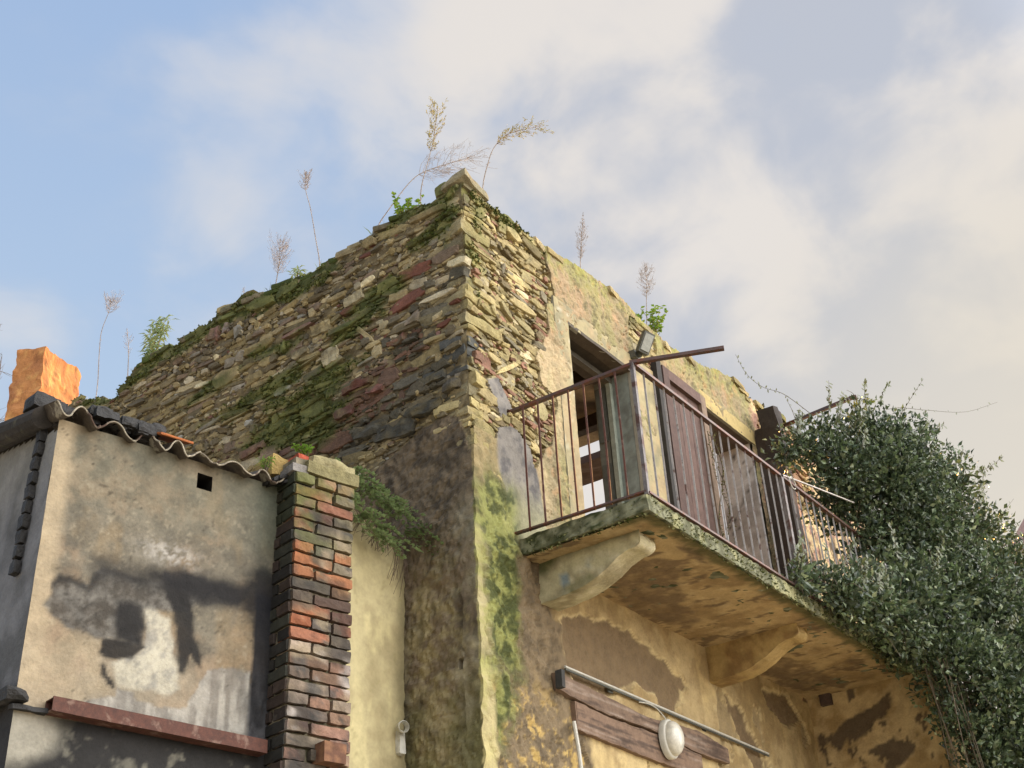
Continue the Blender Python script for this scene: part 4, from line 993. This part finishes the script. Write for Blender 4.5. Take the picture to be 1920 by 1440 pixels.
#================================================================== WEEDS
def dry_weed(name,path,hw_,hh,label,kind='round',nb_=60,leafy=None,seed=0,group='dry weeds on the wall tops'):
    r=random.Random(seed+900); root=empty(name,tuple(path[0])); tag(root,label,'weed',group)
    pts=spline(path,26); n=len(pts)
    s=MBd(); tube(s,pts,[.0042*(1-.75*i/n)+.0008 for i in range(n)],5)
    for i in range(3,int(n*.7)):   # hanging dead leaves on the stem
        if r.random()<.8:
            p=pts[i]; d=np.array([r.uniform(-1,1),r.uniform(-1,1),-r.uniform(.3,1.3)]); d=d/np.linalg.norm(d)*r.uniform(.012,.035)
            w_=np.cross(d,(0,0,1)); w_=w_/(np.linalg.norm(w_)+1e-6)*.0025
            s.add([p-w_,p+w_,p+d],[(0,1,2)])
    s.build('stem',MDRY,root)
    h=MBd(); hl=MBd()
    L=sum(np.linalg.norm(pts[i+1]-pts[i]) for i in range(n-1))
    i0=int(n*max(0.02,1-hh/L)) if L>hh else 0
    for k in range(nb_):
        t=(k+r.random())/nb_; i=min(n-1,int(i0+(n-1-i0)*t)); p=pts[i]
        d0=pts[min(i+1,n-1)]-pts[max(i-1,0)]; d0=d0/np.linalg.norm(d0)
        q=r.uniform(0,6.283); a=np.cross(d0,(.3,.5,.1)); a/=np.linalg.norm(a); b_=np.cross(d0,a); rad=a*math.cos(q)+b_*math.sin(q)
        prof={'round':math.sin(math.pi*min(1,t*.9+.12))**.6,'spindle':math.sin(math.pi*min(1,.1+t*.9))**1.2*.9+.05,'broom':.5+.5*t,'side':.8}[kind]
        ln=hw_*prof*(.7+.5*r.random()); up_=.5+1.2*r.random()
        mid=p+rad*ln*.55+d0*ln*up_*.35; e=p+rad*ln*.95+d0*ln*up_
        tube(h,[p,mid,e],[.0011,.0009,.0006],3,cap=False)
        for m_ in range(5):
            f=r.uniform(.35,1); o=p+(e-p)*f; v=(rad*r.uniform(-.4,.9)+d0*r.uniform(.1,1)+np.array([r.uniform(-.6,.6) for _ in range(3)])); v=v/np.linalg.norm(v)*ln*r.uniform(.18,.4)
            tube(h,[o,o+v],[.0007,.0009],3,cap=False)
            if leafy and r.random()<leafy:
                w_=np.cross(v,(0,0,1)); w_=w_/(np.linalg.norm(w_)+1e-6)*.004
                hl.add([o,o+v*.5+w_,o+v*1.1,o+v*.5-w_],[(0,1,2,3)])
    h.build('seed_head',MDRY,root)
    if leafy: hl.build('leaves',MDRYL,root)
    return root
N_='dried_weed'
dry_weed(N_,[(.12,4.29,7.45),(.12,4.29,7.72),(.01,4.17,7.97),(-.05,4.09,8.13),(-.08,3.97,8.29),(-.11,3.93,8.36)],.085,.27,'tall thin dried weed leaning right on the low broken wall end','round',60,seed=1)
dry_weed(N_,[(.12,3.85,7.55),(.06,3.81,7.85),(0,3.79,8.05)],.05,.3,'small faint dried weed beside the leafy shrub at the left end of the wall top','spindle',26,seed=2)
dry_weed(N_,[(.12,2.03,7.66),(.12,2.03,7.77),(.07,1.95,7.9),(0,1.88,8.07)],.105,.22,'short dried weed with a round bushy head on the mossy wall top','round',90,seed=3)
dry_weed(N_,[(.12,1.54,7.6),(.12,1.54,7.75),(.03,1.5,7.9),(-.09,1.45,8.11),(-.17,1.43,8.24),(-.23,1.38,8.36)],.06,.17,'tall dried weed with bare stem and small head left of the wall apex','round',60,seed=4)
dry_weed(N_,[(.12,.49,7.65),(.12,.49,7.82),(.08,.44,7.92),(.04,.34,8.07),(-.01,.24,8.22),(-.08,.14,8.41)],.085,.30,'tallest dried weed with an upright yellowish plume above the leafy clump','broom',70,leafy=.9,seed=5)
dry_weed(N_,[(.12,.92,7.6),(.12,.92,7.78),(.12,.8,7.9),(.13,.62,8.05),(.16,.51,8.12),(.23,.36,8.16),(.35,.13,8.21)],.17,.42,'long dried weed bent over to the right with sprays of bare twigs','side',60,seed=6)
dry_weed(N_,[(.42,.12,7.65),(.42,.12,7.93),(.37,.03,8.07),(.35,-.06,8.19),(.38,-.19,8.27),(.5,-.4,8.31)],.085,.36,'dried weed behind the apex stone with its yellow leafy plume bent right','broom',70,leafy=.9,seed=7)
dry_weed(N_,[(1.75,.12,7.6),(1.75,.12,7.92),(1.68,.05,8.08),(1.58,-.06,8.32)],.06,.42,'pale spindle shaped dried weed above the plastered front wall','spindle',90,seed=8)
dry_weed(N_,[(2.8,.12,7.6),(2.8,.12,7.85),(2.69,.03,8.08),(2.57,-.07,8.34)],.08,.26,'reddish dried weed with a round head rising from a green nettle clump','round',80,seed=9)
dry_weed(N_,[(.12,2.39,7.6),(.07,2.36,7.86)],.03,.12,'tiny dried sprig on the wall top left of the round-headed weed','spindle',14,seed=10)

def leafy(name,base,H,Wd,n,ll,lw,m,label,cat,seed,droop=.5,stems=4,group=None,lean=(0,0,0)):
    r=random.Random(seed); root=empty(name,tuple(base)); tag(root,label,cat,group); s=MBd(); l=MBd(); base=np.array(base,float); lean=np.array(lean,float)
    for k in range(stems):
        a=r.uniform(0,6.28); tip=base+np.array([math.cos(a)*Wd*.55*r.random(),math.sin(a)*Wd*.55*r.random(),H*r.uniform(.7,1)])+lean
        pts=spline([base,(base+tip)/2+np.array([r.uniform(-.02,.02),r.uniform(-.02,.02),.02]),tip],10)
        tube(s,pts,[.003*(1-.07*i) for i in range(10)],4)
        for j in range(n//stems):
            p=pts[min(9,int(2+8*r.random()))]; q=r.uniform(0,6.28); L=ll*r.uniform(.6,1.15)
            d=np.array([math.cos(q),math.sin(q),r.uniform(-.1,.7)]); d/=np.linalg.norm(d)
            sd_=np.cross(d,(0,0,1)); sd_/=np.linalg.norm(sd_)+1e-6
            mid=p+d*L*.5+np.array([0,0,.02*L]); e=p+d*L-np.array([0,0,droop*L*r.uniform(.3,1)])
            w1=sd_*lw*r.uniform(.7,1.1)
            l.add([p,mid-w1,mid+np.array([0,0,-lw*.4]),mid+w1,e],[(0,1,2),(0,2,3),(1,4,2),(2,4,3)])
    s.build('stem',MTWIG,root); l.build('leaves',m,root); return root
leafy('leafy_shrub',(.10,3.53,7.60),.50,.30,230,.115,.011,MWILL,'grey green shrub with long pointed leaves at the left end of the wall top','shrub',21,.55,7)
leafy('leafy_plant',(.10,1.77,7.62),.17,.16,40,.07,.008,MWILL,'small pale green plant beside the short round-headed dried weed','plant',22,.5,4)
leafy('leafy_plant',(.06,.60,7.62),.22,.36,170,.045,.016,MGREEN,'bright green leafy clump growing just left of the wall apex','plant',23,.3,12)
leafy('leafy_plant',(2.80,.05,7.74),.26,.34,150,.05,.018,MGREEN,'yellow green nettle clump on the front wall top above the floodlight','plant',24,.4,10)
leafy('leafy_plant',(2.55,.05,7.72),.12,.1,26,.04,.018,MGREEN,'small bright green tuft left of the nettle clump on the front wall top','plant',25,.3,4)
leafy('leafy_plant',tuple(P_(.12,.10,5.09)),.08,.22,110,.035,.010,MGREEN,'low green plant growing on top of the brick pillar','plant',26,.3,8)
leafy('leafy_plant',tuple(P_(-.12,.12,4.94)),.07,.16,70,.05,.004,MGREEN,'tuft of bright grass at the right end of the hut roof','grass',27,.4,8)
# hanging fern plant with dry roots on the pale wall
fr=empty('hanging_fern',(-.45,.50,5.08)); tag(fr,'dark green ferny plant with dry hanging roots spilling over the pale wall','fern'); r=random.Random(31)
l=MBd(); s=MBd(); rt_=MBd()
for k in range(64):
    x_=-.72+.74*(k%40)/40+r.uniform(-.04,.04); bz=5.12-.22*(k/40)
    base=np.array([x_,.50,bz]); d=np.array([r.uniform(-.2,.7),r.uniform(-1,-.3),r.uniform(-.2,.7)]); d/=np.linalg.norm(d); L=r.uniform(.12,.27)
    pts=spline([base,base+d*L*.55+np.array([0,0,.03]),base+d*L+np.array([.02,0,-.08])],9); tube(s,pts,.0018,4)
    for p_i,p in enumerate(pts[2:]):
        for sg_ in (-1,1):
            for q in range(2):
                dd=np.cross(d,(0,0,1))*sg_*r.uniform(.5,1)+d*r.uniform(.1,.9)+np.array([0,0,r.uniform(-.3,.3)]); dd/=np.linalg.norm(dd); ll=r.uniform(.022,.048); w_=np.cross(dd,(0,0,1)); w_=w_/(np.linalg.norm(w_)+1e-6)*ll*.30
                l.add([p,p+dd*ll*.5+w_,p+dd*ll,p+dd*ll*.5-w_],[(0,1,2,3)])
for k in range(90):
    x_=-.66+.60*r.random(); o=np.array([x_,.50+.03*r.random(),5.06-.28*(x_+.66)]); L=r.uniform(.06,.22)+(.16 if x_>-.22 else 0)
    tube(rt_,spline([o,o+np.array([r.uniform(-.03,.03),-.05,-L*.4]),o+np.array([r.uniform(-.06,.06),-.03,-L])],7),.0014,3)
s.build('stem',MTWIG,fr); l.build('leaves',MFERN,fr); rt_.build('roots',mat('dry_roots',lin('#574a3e'),rough=.9,var=.3),fr)

#================================================================== BARE TREE far left
tr=empty('bare_tree',(.2,8.9,0)); tag(tr,'bare tree whose thin twigs reach in at the left edge behind the wall stump','tree'); r=random.Random(51)
b=MBd(); tube(b,spline([(.2,8.9,0),(.25,8.8,4),(.3,8.7,9),(.3,8.6,11)],24),[.16-.006*i for i in range(24)],8); b.build('trunk',MTWIG,tr)
b=MBd()
def branch(p,d,L,rad,dep):
    e=[p]; q=np.array(p)
    for i in range(7): d=d+np.array([r.uniform(-.18,.18) for _ in range(3)])+np.array([0,0,.05]); d=d/np.linalg.norm(d); q=q+d*L/7; e.append(q)
    tube(b,e,[rad*(1-.1*i) for i in range(8)],4)
    if dep:
        for i in range(2,8):
            if r.random()<.8: branch(e[i],d+np.array([r.uniform(-1,1) for _ in range(3)]),L*r.uniform(.3,.55),rad*.55,dep-1)
for z_,t_ in ((8.4,(.95,7.33,9.0)),(8.9,(.9,7.30,9.3)),(8.0,(.96,7.36,8.8)),(9.3,(.8,7.5,9.9)),(8.6,(-.2,8.2,9.5)),(9,(.4,9.6,10))):
    o=np.array([.3,8.7,z_]); t_=np.array(t_); branch(o,(t_-o)/np.linalg.norm(t_-o),float(np.linalg.norm(t_-o)),.018,3)
b.build('branches',MTWIG,tr)
gt=MBd(); r=random.Random(61)
for k in range(70):
    if r.random()<.65: y_=r.uniform(.2,4.4); o=np.array([.02+.08*r.random(),y_,float(a_top(np.array([y_]))[0])-.03])
    else: x_=r.uniform(.4,5.4); o=np.array([x_,.02+.08*r.random(),float(b_top(np.array([x_]))[0])-.03])
    n_=r.randint(4,16); hh_=r.uniform(.03,.09)
    for q in range(n_):
        d=np.array([r.uniform(-.6,.6),r.uniform(-.6,.6),1.]); d=d/np.linalg.norm(d)*hh_*r.uniform(.6,1.2); p=o+np.array([r.uniform(-.04,.04),r.uniform(-.04,.04),0]); w_=np.cross(d,(r.random(),r.random(),0)); w_=w_/(np.linalg.norm(w_)+1e-6)*.0022
        c=lin('#6f7a3c')*(.6+.7*r.random()) if r.random()<.7 else lin('#9a8f66')
        gt.add([p-w_,p+w_,p+d*.6+w_*.6,p+d+np.array([d[0],d[1],0])*.4],[(0,1,2),(0,2,3)],c)
tag(gt.build('wall_grass',MMOSS),kind='stuff')
#================================================================== MOSS tufts on the stones
mo=MBd(); r=random.Random(41)
def tufts(VV,O,U,V,N,mf,thr,n):
    m=mf(VV[:,0],VV[:,1]); idx=np.where((m>thr)&(VV[:,2]>.0))[0]; idx=idx[np.array([r.random() for _ in idx])<n/max(1,len(idx))]
    for i in idx:
        p=O+VV[i,0]*U+VV[i,1]*V+(VV[i,2])*N
        c=cMOSS*(.6+.9*r.random()) if r.random()<.6 else cMOSS2*(.6+.5*r.random())
        for q in range(6):
            d=N*r.uniform(.3,1)+U*r.uniform(-1,1)+V*r.uniform(-.5,1.1); d=d/np.linalg.norm(d)*r.uniform(.008,.018); w_=np.cross(d,(r.random(),r.random(),r.random())); w_=w_/(np.linalg.norm(w_)+1e-6)*.005
            mo.add([p-w_,p+w_,p+d],[(0,1,2)],c)
tufts(VA_,np.zeros(3),Uy,Uz,-Ux,moss_a,.45,1500); tufts(VB_,np.zeros(3),Ux,Uz,-Uy,moss_b,.4,700)
# fringe under and along the balcony edge
for k in range(1500):
    x_=r.uniform(.46,4.6); p=np.array([x_,-.965+r.uniform(-.01,.02),r.uniform(4.84,4.95)])
    if r.random()<.3: p=np.array([.45+r.uniform(-.01,.03),r.uniform(-.95,-.02),r.uniform(4.84,4.95)])
    c=lin('#8a8c60')*(.5+.7*r.random()) if r.random()<.5 else cMOSS*(.6+.6*r.random())
    for q in range(3):
        d=np.array([r.uniform(-.5,.5),-r.uniform(.2,1),-r.uniform(-.3,1)]); d=d/np.linalg.norm(d)*r.uniform(.010,.03); w_=np.cross(d,(r.random(),.3,r.random())); w_=w_/(np.linalg.norm(w_)+1e-6)*.004
        mo.add([p-w_,p+w_,p+d],[(0,1,2)],c)
tag(mo.build('moss',MMOSS,house),kind='stuff')

#================================================================== BUSH
def bush():
    root=empty('climbing_bush',(4.3,-1.3,0)); tag(root,'large dark glossy evergreen climber swallowing the right end of the balcony','bush')
    r=np.random.default_rng(7)
    E=[((3.72,-.64,6.72),.20),((4.02,-.85,6.80),.27),((4.40,-1.1,6.95),.34),((4.72,-1.25,6.85),.36),((3.98,-1.0,6.48),.30),((4.40,-1.25,6.45),.48),((5.00,-1.45,6.50),.40),((5.35,-1.5,6.15),.38),((4.55,-1.25,5.95),.50),((4.15,-1.05,5.88),.28),((4.15,-.8,6.3),.28),((2.75,-1.06,5.06),.13),((3.05,-1.10,5.06),.20),((3.38,-1.14,5.10),.28),((3.93,-1.28,5.22),.42),((4.65,-1.45,5.40),.48),((4.96,-1.6,5.14),.46),((3.98,-1.18,4.90),.28),((4.25,-1.42,4.75),.36),((4.6,-1.6,4.55),.46),((4.22,-1.4,4.30),.24),((4.45,-1.5,4.0),.30),((4.9,-1.7,4.1),.5),((5.3,-1.8,5.0),.5),((2.42,-1.02,5.02),.09),((2.58,-1.0,5.06),.13),((2.95,-1.16,4.98),.16),((3.3,-1.2,4.95),.2),((3.6,-1.25,4.92),.22),((4.7,-1.5,3.6),.4),((5.4,-1.7,5.7),.4)]
    tot=sum(e[1]**2.2 for e in E); Vs=[];Cs=[];Fs=[];n=0
    NL=62000; cols=[lin('#414f37'),lin('#4f5e40'),lin('#62724d'),lin('#374330'),lin('#8a9470')]
    for c,rad in E:
        k=int(NL*rad**2.2/tot)
        d=r.normal(size=(k,3)); d/=np.linalg.norm(d,axis=1)[:,None]
        rr=rad*(r.random(k)**.40)*(1.06+.75*(fbm(d*3.0+np.array(c)*3,3,4)-.45))
        p=np.array(c)+d*rr[:,None]*np.array([1,1,1.0])
        cl=fbm(p*6,77,3); keep=(cl>.30+.26*(rr/rad)**2*r.random(k)); p=p[keep]; d=d[keep]; keep_=keep; k=len(p)
        out_=d*.7+r.normal(size=(k,3))*.8+np.array([0,-.2,.35]); out_/=np.linalg.norm(out_,axis=1)[:,None]   # leaf axis
        s_=np.cross(out_,r.normal(size=(k,3))); s_/=np.linalg.norm(s_,axis=1)[:,None]; nn=np.cross(out_,s_)
        L=((.030+.042*r.random(k)**1.5)*(1+.5*(rr[keep_]<rad*.6)))[:,None]; wd=L*.29
        a=p; b=p+out_*L*.45+s_*wd+nn*wd*.35; t=p+out_*L-nn*L*.12; e=p+out_*L*.45-s_*wd+nn*wd*.35; m=p+out_*L*.5
        V=np.stack([a,b,t,e,m],1).reshape(-1,3); base=np.arange(k)*5+n
        F=np.concatenate([np.stack([base,base+1,base+4],1),np.stack([base+1,base+2,base+4],1),np.stack([base+2,base+3,base+4],1),np.stack([base+3,base,base+4],1)])
        ci=np.array(cols)[r.choice(5,k,p=[.3,.3,.2,.12,.08])]*(.7+.6*r.random((k,1)))
        yl=(p[:,2]>7.1)&(r.random(k)<.5); ci[yl]=lin('#7a7c38')
        Vs.append(V);Fs.append(F);Cs.append(np.repeat(ci,5,0)); n+=len(V)
    mb=MBd(); mb.add(np.concatenate(Vs),np.concatenate(Fs),np.concatenate(Cs)); 
    rg=random.Random(8); tw=MBd()
    for i in range(170):
        c,rad=rg.choice(E); a=np.array(c)+np.array([rg.uniform(-1,1)*rad*.6 for _ in range(3)]); d=np.array([rg.uniform(-1,1),rg.uniform(-1.2,.4),rg.uniform(-1,.9)]); d/=np.linalg.norm(d); L=rad*rg.uniform(.7,1.5)
        tube(tw,spline([a,a+d*L*.5+np.array([0,0,.04]),a+d*L+np.array([rg.uniform(-.05,.05),0,-.05])],8),[.0035-.0003*j for j in range(8)],4)
    # long outer shoots with paired leaves
    def shoot(path,nl,ll=.035):
        pts=spline(path,40); tube(tw,pts,[.003-.00005*j for j in range(40)],4)
        for q in range(nl):
            p=pts[int(4+35*q/nl)]; sg_=1 if q%2 else -1
            dd=np.array([rg.uniform(-.6,.6),rg.uniform(-.6,.6),sg_*rg.uniform(.3,1)]); dd/=np.linalg.norm(dd); w_=np.cross(dd,(.4,.9,.1)); w_/=np.linalg.norm(w_); l_=ll*rg.uniform(.6,1.2)
            mb.add([p,p+dd*l_*.5+w_*l_*.25,p+dd*l_,p+dd*l_*.5-w_*l_*.25],[(0,1,2,3)],lin('#5a6238')*(.7+.5*rg.random()))
    shoot([(3.72,-.9,6.95),(3.44,-.78,7.09),(3.31,-.65,7.16),(3.18,-.58,7.26),(3.06,-.56,7.41)],26)
    shoot([(4.35,-1.35,7.12),(4.45,-1.45,7.14),(4.6,-1.63,7.11),(4.8,-1.89,7.08),(4.94,-2.15,7.14)],24,.028)
    shoot([(4.45,-1.40,7.05),(4.47,-1.55,7.22),(4.48,-1.69,7.36)],14,.04); shoot([(4.95,-1.6,5.9),(5.03,-1.7,6.03),(5.06,-1.85,6.12),(5.07,-2.03,6.27)],12); shoot([(3.6,-.8,6.75),(3.5,-.8,6.95),(3.42,-.8,7.02)],8)
    shoot([(4.4,-1.1,7.1),(4.42,-1.15,7.25),(4.40,-1.2,7.36)],14,.03); shoot([(4.1,-.95,6.95),(4.12,-1.0,7.1),(4.1,-1.0,7.22)],12,.03)
    for i in range(70):   # sprigs breaking the outline
        c,rad=rg.choice(E[:13]+E[14:17]+E[20:]); d=np.array([rg.uniform(-.8,1),rg.uniform(-1,0),rg.uniform(-.1,1.2)]); d/=np.linalg.norm(d); o=np.array(c)+d*rad*.85; L=rg.uniform(.10,.30)
        shoot([o,o+d*L*.5+np.array([rg.uniform(-.04,.04),0,.02]),o+d*L+np.array([rg.uniform(-.05,.05),0,.05])],int(10+L*60),.05)
    for i in range(26):   # hanging bare stems at the lower left
        x_=rg.uniform(4.0,4.5); o=np.array([x_-.1,-1.25-rg.random()*.2,rg.uniform(4.7,5.0)]); e=o+np.array([rg.uniform(-.1,.25),rg.uniform(-.1,0),-rg.uniform(.7,1.6)])
        tube(tw,spline([o,(o+e)/2+np.array([rg.uniform(-.08,.08),0,0]),e],14),.0035,4)
    for i in range(5): 
        o=np.array([2.5+.2*i,-1.0,5.0]); tube(tw,spline([o,o+np.array([.2,-.08,.06]),o+np.array([.5,-.1,-.04])],10),.003,4)
    for i in range(6): tube(tw,spline([(4.9+.05*i,-1.2-.06*i,0),(4.8+.05*i,-1.25,1.5),(4.7,-1.3-.03*i,3.2),(4.6-.1*i,-1.3,5)],20),.018,6)
    mb.build('leaves',MLEAF,root); tw.build('branches',MTWIG,root)
    # small twining stem on the shutter
    v=empty('creeper',(3.2,-.12,5.0)); tag(v,'thin half dead creeper twisting up in front of the brown shutter','creeper'); s=MBd(); l=MBd()
    for ph in (0,1.7,3.1):
        pts=spline([np.array([3.25+.05*math.sin(z_*5+ph)+.015*ph,-.14+.03*math.cos(z_*6+ph),4.98+z_]) for z_ in np.linspace(0,1.9,12)],60); tube(s,pts,.006-.0012*ph,5)
        for p in pts[::1]:
            for q in range(2):
                dd=np.array([rg.uniform(-1,1),rg.uniform(-1,.2),rg.uniform(-.5,.8)]); dd/=np.linalg.norm(dd); w_=np.cross(dd,(0,0,1)); w_=w_/(np.linalg.norm(w_)+1e-6); l_=rg.uniform(.015,.035)
                l.add([p,p+dd*l_*.5+w_*l_*.28,p+dd*l_,p+dd*l_*.5-w_*l_*.28],[(0,1,2,3)])
    s.build('stem',MTWIG,v); l.build('leaves',mat('withered_leaf',lin('#6d6a40'),rough=.7,var=.4,vsc=30,trans=.3),v)
bush()
